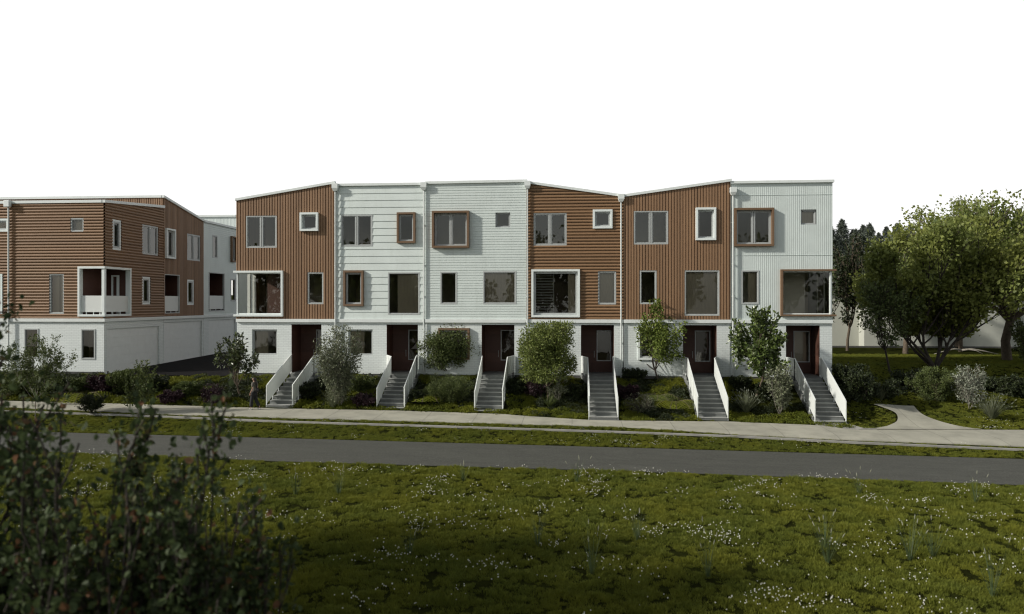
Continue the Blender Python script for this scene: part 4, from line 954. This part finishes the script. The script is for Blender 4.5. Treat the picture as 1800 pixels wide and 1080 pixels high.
bl('lavender_bush', 1744, 738, 62, 42, 'silvery spiky bush on the lit grass at the right', 'bush', 300, 'grey_leaf', width=.012, heads=('silver_leaf', 3, .1, .012), seed=4)
bl('grass_clump', 1548, 704, 50, 30, 'low spiky clump behind the side path', 'grass clump', 150, 'grey_leaf', width=.012, seed=5)
bl('grass_clump', 966, 716, 40, 25, 'low spiky clump under the olive-green tree', 'grass clump', 120, 'fine_leaf', width=.012, seed=6)
bl('grass_clump', 585, 718, 50, 40, 'upright blades at the foot of the wispy shrub', 'grass clump', 120, 'grey_leaf', width=.014, seed=9)
def fern(px, py, hpx, label, seed, n=9, name='fern'):
    b, m_ = mpp(px, py); r = random.Random(seed); t = thing(name, b, label, 'fern'); m = MB(); L = hpx * m_ * 1.25; stalk = MB()
    for i in range(n):
        a = 2 * PI * i / n + r.random() * .5; d = Vector((math.cos(a) * .75, math.sin(a) * .75, 1)).normalized(); p = b.copy(); side = Vector((-math.sin(a), math.cos(a), 0)); pts = [p]
        for q in range(14):
            d = (d + Vector((math.cos(a) * .05, math.sin(a) * .05, -.13))).normalized(); p2 = p + d * L / 14
            wl = .42 * L * math.sin(PI * min(1, (q + 1) / 15)) ** .7 * (.3 if q < 3 else 1)
            if q >= 3:
                for sg in (-1, 1):
                    tip = p + side * sg * wl + d * wl * .35 + Vector((0, 0, -.12 * wl)); m.quad(p, p + d * L / 14 * .55, tip, tip - d * .02)
            p = p2; pts.append(p)
        stalk.tube(pts, .012, 4)
    m.build('frond', 'cover_leaf' if seed % 2 else 'olive_leaf', t); stalk.build('stalk', 'bark_brown', t)
fern(1187, 712, 42, 'feathery fern left of the fifth stair', 1, 11)
fern(1158, 700, 34, 'fern in the shade under the maple', 2, 9)
fern(752, 700, 42, 'palm-like fern right of the second stair', 3, 11)
fern(735, 690, 30, 'small fern against the second stair railing', 4, 8)
fern(150, 700, 52, 'tall feathery tree fern below the corner of the left row', 5, 12, 'tree_fern')
# reeds with plumes in the meadow
RD = [(1040, 1010, 80), (440, 820, 0), (1600, 985, 75), (1640, 980, 60), (1455, 990, 75), (1745, 1050, 85), (1510, 870, 40), (1715, 885, 45), (1340, 850, 0), (945, 960, 60), (1015, 850, 42), (595, 870, 45), (520, 870, 40), (1245, 1015, 80), (815, 845, 30), (1120, 950, 50), (1450, 965, 60), (720, 975, 45)]
WH = ['the tallest reed tuft of the lower middle', '', 'plumed reed tuft at the right, left of its twin', 'plumed reed tuft at the right, right of its twin', 'plumed reed tuft among clover below the side path', 'plumed reed tuft in the bottom right corner',
      'small reed tuft near the road below the last stair', 'small reed tuft near the road at the right edge', '', 'thin reed tuft left of centre in the meadow shade edge', 'thin reed tuft standing at the road edge in the middle', 'small green tuft beside the big blurred shrub',
      'leftmost small green tuft at the road edge', 'plumed reed tuft at the bottom, right of the middle', 'tiny tuft touching the road edge left of the middle', 'thin reed tuft amid the meadow centre', 'pale reed tuft beside a clover patch at the right', 'thin reed tuft in the dark lower left meadow']
for j, (px, py, hp) in enumerate(RD):
    if not hp: continue
    bl('reed_tuft', px, py, hp * .7, hp, WH[j], 'reeds', 34, 'reed_leaf', width=.006, heads=('plume', 7, .13, .013), seed=80 + j, group='plumed tufts in the meadow')

# ------------------------------------------------------------------ ground cover by geometry nodes: one object each
def tuft_mesh(name, n, h, rad, width, mat, seed, lean=.6, flat=False):
    r = random.Random(seed); m = MB()
    for i in range(n):
        a = r.random() * 2 * PI; q = rad * math.sqrt(r.random()); b = Vector((math.cos(a) * q, math.sin(a) * q, -.02)); a2 = a + r.gauss(0, .9); ln = h * (.5 + .7 * r.random()) * (1 - .35 * q / rad)
        d = Vector((math.cos(a2) * lean * r.random(), math.sin(a2) * lean * r.random(), 1)).normalized(); a3 = r.random() * PI; sd = Vector((math.cos(a3), math.sin(a3), 0)) * width
        m1 = b + d * ln * .55; d2 = (d + Vector((math.cos(a2), math.sin(a2), -.2)) * lean * .7).normalized(); tip = m1 + d2 * ln * .5
        k = len(m.v); m.v += [tuple(b - sd), tuple(b + sd), tuple(m1 + sd * .8), tuple(m1 - sd * .8), tuple(tip)]; m.f += [(k, k + 1, k + 2, k + 3), (k + 3, k + 2, k + 4)]
    me = bpy.data.meshes.new(name); me.from_pydata(m.v, [], m.f); me.materials.append(M[mat]); return bpy.data.objects.new(name, me)
def leafmound_mesh(name, n, h, rad, size, mat, seed):
    r = np.random.RandomState(seed); a = r.rand(n) * 2 * PI; q = rad * np.sqrt(r.rand(n)); z = h * (1 - (q / rad) ** 2) * (.55 + .45 * r.rand(n))
    o = leaves(name, np.stack([np.cos(a) * q, np.sin(a) * q, z], 1), size, mat, None, .6, .5, None, seed); C.objects.unlink(o); return o
def flower_mesh(name, seed):
    r = random.Random(seed); m = MB()
    for i in range(4):
        x, y, h = r.gauss(0, .16), r.gauss(0, .16), .12 + .08 * r.random(); rr = .011 + .005 * r.random()
        m.tube([(x, y, h - rr), (x, y, h - rr * .3), (x, y, h + rr * .5), (x, y, h + rr)], [rr * .5, rr, rr * .85, rr * .2], 5)
    me = bpy.data.meshes.new(name); me.from_pydata(m.v, [], m.f); me.materials.append(M['petal']); return bpy.data.objects.new(name, me)
def scatter(name, pts, scl, protos, label=None):
    """pts Nx3; protos: mesh objects kept out of the scene; each point shows one of them"""
    n = len(pts); me = bpy.data.meshes.new(name); me.vertices.add(n); me.vertices.foreach_set('co', np.asarray(pts, np.float32).ravel())
    r = np.random.RandomState(n); rot = np.zeros((n, 3), np.float32); rot[:, 2] = r.rand(n) * 6.283; rot[:, 0] = r.normal(0, .12, n); rot[:, 1] = r.normal(0, .12, n)
    at = me.attributes.new('rot', 'FLOAT_VECTOR', 'POINT'); at.data.foreach_set('vector', rot.ravel())
    at = me.attributes.new('scl', 'FLOAT', 'POINT'); at.data.foreach_set('value', np.asarray(scl, np.float32))
    at = me.attributes.new('idx', 'INT', 'POINT'); at.data.foreach_set('value', r.randint(0, len(protos), n).astype(np.int32))
    o = bpy.data.objects.new(name, me); C.objects.link(o)
    ng = bpy.data.node_groups.new(name, 'GeometryNodeTree'); ng.interface.new_socket('Geometry', in_out='INPUT', socket_type='NodeSocketGeometry'); ng.interface.new_socket('Geometry', in_out='OUTPUT', socket_type='NodeSocketGeometry')
    gi, go = ng.nodes.new('NodeGroupInput'), ng.nodes.new('NodeGroupOutput'); join = ng.nodes.new('GeometryNodeJoinGeometry')
    def named(nm, ty):
        a = ng.nodes.new('GeometryNodeInputNamedAttribute'); a.data_type = ty; a.inputs['Name'].default_value = nm; return a.outputs['Attribute']
    rt, sc_, ix = named('rot', 'FLOAT_VECTOR'), named('scl', 'FLOAT'), named('idx', 'INT')
    for i, p in enumerate(protos):
        oi = ng.nodes.new('GeometryNodeObjectInfo'); oi.inputs['Object'].default_value = p
        cmp_ = ng.nodes.new('FunctionNodeCompare'); cmp_.data_type = 'INT'; cmp_.operation = 'EQUAL'; ng.links.new(ix, cmp_.inputs[2]); cmp_.inputs[3].default_value = i
        ins = ng.nodes.new('GeometryNodeInstanceOnPoints'); ng.links.new(gi.outputs[0], ins.inputs['Points']); ng.links.new(oi.outputs['Geometry'], ins.inputs['Instance'])
        ng.links.new(cmp_.outputs[0], ins.inputs['Selection']); ng.links.new(rt, ins.inputs['Rotation']); ng.links.new(sc_, ins.inputs['Scale']); ng.links.new(ins.outputs[0], join.inputs[0])
    ng.links.new(join.outputs[0], go.inputs[0]); md = o.modifiers.new('scatter', 'NODES'); md.node_group = ng
    return tag(o, label, None, None, 'stuff')
def inview(X, Y, margin=1.06):
    d = -X * sT + (Y - CAMY) * cT; r = X * cT + (Y - CAMY) * sT
    return d > 3 and abs(r / d) < 900 / FPX * margin
SPOLY = [a for a, b in SIDE] + [b for a, b in SIDE][::-1]
def sidepath(X, Y):
    c = False; j = len(SPOLY) - 1
    for i, a in enumerate(SPOLY):
        b = SPOLY[j]
        if (a.y > Y) != (b.y > Y) and X < (b.x - a.x) * (Y - a.y) / (b.y - a.y) + a.x: c = not c
        j = i
    return c
def onstair(X, Y):
    for XL, XR, Yb, zb in stair_info:
        if XL - .12 < X < XR + .12 and Yb - .05 < Y < .2: return True
    return False
rnd = random.Random(5)
def nz(X, Y, s, o=0): return noise.noise(Vector((X * s, Y * s, o)))
def sow(density, x0, x1, y0, y1, ok, hfun):
    n = int((x1 - x0) * (y1 - y0) * density); P_, S_ = [], []
    for _ in range(n):
        X, Y = rnd.uniform(x0, x1), rnd.uniform(y0, y1)
        if not inview(X, Y): continue
        v = ok(X, Y)
        if v <= 0 or rnd.random() > v: continue
        P_.append((X, Y, T(X, Y))); S_.append(hfun(X, Y))
    return P_, S_
def ifld(A):
    cache = {}
    def f(X):
        k = round(X * 4); 
        if k not in cache: cache[k] = interpX(A, k / 4)
        return cache[k]
    return f
fWI, fWO, fK, fRF, fRN = map(ifld, (WALK_IN, WALK_OUT, KERB, ROAD_F, ROAD_N))
def meadow(X, Y): return 0 if Y > fRN(X) - .08 + .10 * nz(X, Y, 2) else (1 if nz(X * .8, Y, 2.1, 5) > -.40 else .12)
def hm(X, Y): return max(.35, .72 + .30 * nz(X, Y, .8, 3) + .62 * nz(X * .8, Y, 2.1, 5)) * rnd.uniform(.85, 1.15)
grassP = [tuft_mesh('grass_tuft', 80, .16, .18, .0075, 'grass_blade', s) for s in range(5)]
p1, s1 = sow(46, -28, 32, -31, -13, meadow, hm)
def verge(X, Y):
    if Y > fWO(X) - .06 or Y < fRF(X) + .10: return 0
    if abs(Y - (fK(X) - .065)) < .13: return .03
    return 1
p2, s2 = sow(46, -34, 34, -11, -5.5, verge, lambda X, Y: (.68 + .35 * nz(X, Y, 1.6)) * rnd.uniform(.7, 1.15) * (.8 if Y > fK(X) else 1))
scatter('meadow_grass', p1, s1, grassP, 'rough green grass of the meadow in front of the road')
scatter('verge_grass', p2, s2, grassP, 'grass strip between the road and the pavement')
def lawn(X, Y):
    if X < stair_info[5][1] + .12 or sidepath(X, Y) or Y < fWI(X) + .1 or onstair(X, Y): return 0
    return 1
p3, s3 = sow(34, 13.0, 42, -6, 17, lawn, lambda X, Y: (.62 + .3 * nz(X, Y, 1.2)) * rnd.uniform(.7, 1.2))
scatter('lawn_grass', p3, s3, grassP, 'lawn of the side garden right of the row')
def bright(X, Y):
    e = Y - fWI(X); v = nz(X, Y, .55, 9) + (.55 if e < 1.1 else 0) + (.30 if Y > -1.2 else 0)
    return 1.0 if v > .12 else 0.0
coverP = [leafmound_mesh('cover_mound', 170, .15, .24, .045, 'cover_leaf', s) for s in range(4)]
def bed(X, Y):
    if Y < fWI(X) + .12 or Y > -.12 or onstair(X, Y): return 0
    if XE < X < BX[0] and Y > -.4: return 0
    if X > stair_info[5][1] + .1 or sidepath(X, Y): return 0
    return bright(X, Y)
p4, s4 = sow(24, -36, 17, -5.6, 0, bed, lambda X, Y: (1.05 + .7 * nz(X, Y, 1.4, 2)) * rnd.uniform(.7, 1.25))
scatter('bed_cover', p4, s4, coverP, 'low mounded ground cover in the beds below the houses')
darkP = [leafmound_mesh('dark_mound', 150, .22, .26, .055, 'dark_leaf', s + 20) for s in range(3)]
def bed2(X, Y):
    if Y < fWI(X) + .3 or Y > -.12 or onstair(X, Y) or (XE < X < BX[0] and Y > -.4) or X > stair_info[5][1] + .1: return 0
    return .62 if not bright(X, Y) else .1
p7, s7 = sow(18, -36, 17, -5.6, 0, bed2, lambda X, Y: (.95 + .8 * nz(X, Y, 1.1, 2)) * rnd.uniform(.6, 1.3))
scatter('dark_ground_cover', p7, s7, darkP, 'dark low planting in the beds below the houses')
flP = [flower_mesh('clover_head', s) for s in range(4)]
def clover(X, Y):
    if Y > fRN(X) - .2: return 0
    v = nz(X, Y * 1.3, .55, 20) + .55 * nz(X, Y, 1.5, 31); return max(.012, min(.75, (v - .12) * 1.6))
p5, s5 = sow(14, -20, 32, -31, -13, clover, lambda X, Y: rnd.uniform(.8, 1.25))
def clover2(X, Y):
    if verge(X, Y) < .5 and lawn(X, Y) <= 0: return 0
    v = nz(X, Y * 1.3, .55, 20) + .5 * nz(X, Y, 1.7, 31); return max(0, min(1, (v - .12) * 2))
p6, s6 = sow(12, -30, 40, -11, -2, clover2, lambda X, Y: rnd.uniform(.6, .9))
scatter('clover_flowers', p5 + p6, s5 + s6, flP, 'white clover heads scattered through the grass')

# ------------------------------------------------------------------ behind the garden: pale building, conifer woods
pb = thing('pale_building', (34, 24.5, 0), 'long pale rendered building behind the garden trees', 'building')
xw = FX(1430, 24)
m = MB(); m.box(xw, FX(1519, 24), 25.2, 38, -.5, 5.2); m.box(FX(1519, 24), 70, 24, 38, -.5, 5.7); m.build('wall', 'render_wall', pb)
MB().box(xw - .2, 70.2, 23.8, 38.2, 5.72, 5.9).build('roof', 'roof_sheet', pb)
MB().box(xw, 70, 23.9, 23.99, -.5, .35).build('plinth', 'foundation', pb)
hill = MB(); hx = axis([(-30, 170, 10)]); hy = axis([(90, 200, 10)])
hill.v = [(x, y, -.5 + 12.5 * sm(90, 170, y) * sm(0, 60, x)) for y in hy for x in hx]; n_ = len(hx)
hill.f = [(j * n_ + i, j * n_ + i + 1, (j + 1) * n_ + i + 1, (j + 1) * n_ + i) for j in range(len(hy) - 1) for i in range(n_ - 1)]
tag(hill.build('hill', 'ground_soil', smooth=True), kind='structure')
def conifer_mesh(seed, H=13.0, W=4.6):
    r = np.random.RandomState(seed); n = 4500; t = r.rand(n) ** .8; a = r.rand(n) * 2 * PI; lay = .75 + .25 * np.sin(t * 70 + r.rand(n)); q = W * (1 - t) ** .65 * np.sqrt(r.rand(n)) * lay + .05
    return np.stack([np.cos(a) * q, np.sin(a) * q, 1.5 + t * (H - 1.5) - q * .25], 1)
protos_c = []
for s in range(3):
    t = thing('conifer_tree', (0, 0, 0), 'x', 'tree', 'conifers on the far ridge'); MB().tube([(0, 0, 0), (0, 0, 7), (0, 0, 12.7)], [.28, .18, .03], 6).build('trunk', 'bark_dark', t)
    leaves('crown', conifer_mesh(s), .5, 'conifer_leaf', t, .35, -.3, None, s); protos_c.append(t)
rc = random.Random(3); nc = 0
for row, (Yc, base) in enumerate(((112, 4.0), (132, 6.5), (152, 8.5))):
    for q in range(17):
        px = 1440 + q * 21 + rc.uniform(-8, 8) + row * 8
        if row == 0 and q % 4 == 2: continue
        x = FX(px, Yc); z = -.5 + 12.5 * sm(90, 170, Yc) * sm(0, 60, x)
        src = protos_c[nc % 3]
        if nc < 3: o = src
        else:
            o = src.copy(); C.objects.link(o)
            for ch in src.children: c_ = ch.copy(); C.objects.link(c_); c_.parent = o
        s = rc.uniform(.85, 1.2) * (1.0 if row else .95) ; o.location = (x, Yc, z - .3); o.scale = (s, s, s * rc.uniform(.9, 1.1)); o.rotation_euler = (0, 0, rc.random() * 6)
        o['label'] = 'dark conifer on the distant ridge behind the garden trees'; nc += 1

# ------------------------------------------------------------------ walking woman
def skinned(name, joints, edges, mat, parent, sub=2):
    me = bpy.data.meshes.new(name); me.from_pydata([j[0] for j in joints], edges, []); me.materials.append(M[mat])
    o = bpy.data.objects.new(name, me); C.objects.link(o)
    if parent: o.parent = parent
    sk = o.modifiers.new('skin', 'SKIN'); sk.use_smooth_shade = True
    lay = me.skin_vertices[0] if len(me.skin_vertices) else None
    if lay is None:
        bpy.context.view_layer.objects.active = o; bpy.ops.mesh.customdata_skin_add(); lay = me.skin_vertices[0]
    for i, j in enumerate(joints):
        r = j[1]; lay.data[i].radius = r if isinstance(r, tuple) else (r, r)
    lay.data[0].use_root = True
    if sub: sb = o.modifiers.new('subdiv', 'SUBSURF'); sb.levels = sub; sb.render_levels = sub
    return o
pp = onT(447, 722); pp.z += .045
per = thing('person', pp, 'woman walking left on the pavement, long dark hair, grey top, wide black trousers, dark bag', 'person')
per.rotation_euler = (0, 0, R(200))            # local +X forward -> picture left, turned slightly away
per.rotation_euler = (0, 0, R(168))
Ht = 1.0
J = [((0, 0, .93), .08), ((.01, 0, 1.08), .07), ((.0, 0, 1.26), .075), ((-.01, 0, 1.38), .06), ((0, 0, 1.44), .045), ((.02, 0, 1.50), .045), ((.03, 0, 1.56), (.085, .075)), ((.03, 0, 1.63), (.09, .078)),
     ((-.01, .17, 1.36), .038), ((-.05, .21, 1.12), .034), ((.06, .23, .90), .029), ((.09, .23, .85), .026),
     ((-.01, -.17, 1.36), .038), ((-.04, -.21, 1.11), .034), ((-.02, -.23, .88), .029), ((0, -.23, .83), .026),
     ((.0, .09, .88), .075), ((.10, .09, .48), .05), ((.14, .09, .12), .03), ((.20, .09, .05), .02),
     ((.0, -.09, .88), .075), ((-.02, -.09, .50), .05), ((-.26, -.09, .16), .03), ((-.20, -.09, .07), .02)]
Ed = [(0, 1), (1, 2), (2, 3), (3, 4), (4, 5), (5, 6), (6, 7), (3, 8), (8, 9), (9, 10), (10, 11), (3, 12), (12, 13), (13, 14), (14, 15), (0, 16), (16, 17), (17, 18), (18, 19), (0, 20), (20, 21), (21, 22), (22, 23)]
body = skinned('body', J, Ed, 'skin', per)
for side, hx0, hz0 in ((1, .09, .85), (-1, 0, .83)):                 # fingers
    for q, (dy, ln) in enumerate(((-.03, .062), (-.01, .072), (.01, .068), (.03, .055))):
        skinned('finger', [((hx0 + dy, side * .23, hz0 - .03), .0095), ((hx0 + dy + .01, side * .228, hz0 - .03 - ln * .6), .0085), ((hx0 + dy + .02, side * .222, hz0 - .03 - ln), .007)], [(0, 1), (1, 2)], 'skin', body, 1)
    skinned('thumb', [((hx0 + .02, side * .21, hz0), .011), ((hx0 + .05, side * .2, hz0 - .03), .009), ((hx0 + .055, side * .195, hz0 - .055), .008)], [(0, 1), (1, 2)], 'skin', body, 1)
skinned('nose', [((.105, 0, 1.59), .010), ((.13, 0, 1.565), .012)], [(0, 1)], 'skin', body, 1)
skinned('top', [((0, 0, .92), .14), ((.0, 0, 1.06), .125), ((-.005, 0, 1.25), .14), ((-.01, 0, 1.37), .11), ((-.005, 0, 1.43), (.055, .065)),
                ((-.01, .18, 1.355), .066), ((-.035, .205, 1.18), .058), ((-.01, -.18, 1.355), .066), ((-.03, -.205, 1.18), .058)],
        [(0, 1), (1, 2), (2, 3), (3, 4), (3, 5), (5, 6), (3, 7), (7, 8)], 'shirt_grey', per)
skinned('trousers', [((0, 0, 1.0), .13), ((0, 0, .90), .14), ((.02, .09, .80), .105), ((.10, .09, .46), .095), ((.13, .09, .13), .10), ((.0, -.09, .80), .105), ((-.04, -.09, .46), .095), ((-.24, -.09, .17), .10)],
        [(0, 1), (1, 2), (2, 3), (3, 4), (1, 5), (5, 6), (6, 7)], 'trousers_black', per)
skinned('hair', [((.01, 0, 1.66), (.10, .09)), ((-.035, 0, 1.58), (.085, .085)), ((-.085, 0, 1.46), (.05, .06)), ((-.13, 0, 1.28), (.045, .06)), ((-.14, 0, 1.12), .025)], [(0, 1), (1, 2), (2, 3), (3, 4)], 'hair_dark', per)
for (x, y, z) in ((.14, .09, .035), (-.25, -.09, .06)):
    skinned('shoe', [((x - .07, y, z), .040), ((x + .03, y, z), .038), ((x + .13, y, z - .005), .030)], [(0, 1), (1, 2)], 'shoe_white', per, 1)
bag = skinned('shoulder_bag', [((-.20, .06, 1.16), (.05, .11)), ((-.21, .06, 1.0), (.07, .14)), ((-.20, .06, .90), (.06, .13))], [(0, 1), (1, 2)], 'bag_black', None, 1)
bag.location = pp; bag.rotation_euler = per.rotation_euler; tag(bag, 'dark bag slung on the back of the walking woman', 'bag')
MBs = MB(); MBs.tube([(-.19, .06, 1.2), (-.12, .13, 1.38), (.02, .15, 1.42), (.11, .08, 1.25), (.12, -.05, 1.1)], .012, 5)
st_ = bpy.data.meshes.new('strap'); st_.from_pydata(MBs.v, [], MBs.f); st_.materials.append(M['bag_black']); so = bpy.data.objects.new('strap', st_); C.objects.link(so); so.parent = bag

# ------------------------------------------------------------------ trees near the camera, at the left
NEAR = dict(lv=3, nch=(5, 4, 4), ratio=.55, spread=.85, up=.15, stems=6, jit=.12, lj=.038, r0=.008, stem_spread=.6, low=.3)
def near_tree(X, Y, wd, z0, z1, label, seed, nl, ls, dx=0):
    b = Vector((X, Y, T(X, Y))); return plant('near_tree', b, label, 'tree', wd, z0 - b.z, z1 - b.z, 'near_leaf', 'bark_dark', ls, aspect=.72, thin=.55, dx=dx, depth=wd * .8, **kw(NEAR, seed=seed, nl=nl))
near_tree(-4.2, -34.7, 1.5, -2.3, 1.45, 'low dark shrub close to the camera, right of the taller blurred one', 93, 30, .085)
near_tree(-5.3, -35.0, 2.3, -2.3, 2.2, 'dark leafy shrub close to the camera, out of focus at the lower left', 91, 34, .09)
near_tree(-8.35, -34.6, 2.8, -2.3, 3.05, 'second dark tree close to the camera, cut by the left edge', 92, 50, .09)
b = Vector((-21, -34.5, T(-21, -34))); plant('near_tree', b, 'second big dark tree left of the meadow, nearer the viewer', 'tree', 10, 2.0, 12, 'oak_leaf', 'bark_dark', .42, aspect=.8, **kw(SMALL, seed=96, nl=40, nch=(8, 6, 5), r0=.03, trunk=.3, lj=.05))
b = Vector((-17.5, -30.5, T(-17, -30))); plant('near_tree', b, 'big dark tree standing left of the meadow', 'tree', 8, 2.0, 9, 'oak_leaf', 'bark_dark', .3, aspect=.7, **kw(SMALL, seed=95, nl=26, nch=(8, 6, 5), r0=.03, trunk=.3, lj=.05))

# ------------------------------------------------------------------ trees across the meadow behind the viewer (mirrored in the windows)
BT = [(-56, -86, 16, 16, 'broad tree behind the viewer, leftmost but one'), (-72, -82, 14, 14, 'leftmost tree behind the viewer'), (48, -84, 15, 15, 'tree behind the viewer, rightmost but one'), (64, -88, 15, 17, 'rightmost tree behind the viewer'),
      (-38, -84, 15, 17, 'broad tree behind the viewer, far left'), (-20, -92, 12, 13, 'lower tree behind the viewer, left'), (-4, -88, 14, 19, 'tallest tree behind the viewer'), (16, -86, 12, 14, 'round tree behind the viewer, right of the tallest'), (33, -90, 16, 18, 'broad tree behind the viewer, far right')]
for j, (X, Y, wd, hh_, l) in enumerate(BT):
    plant('meadow_tree', Vector((X, Y, -2.5)), l, 'tree', wd, 3, hh_, 'far_leaf', 'bark_dark', .8, aspect=.8, group='trees behind the viewer', **kw(SMALL, seed=140 + j, nl=22, nch=(7, 5, 4), r0=.02, lj=.06))
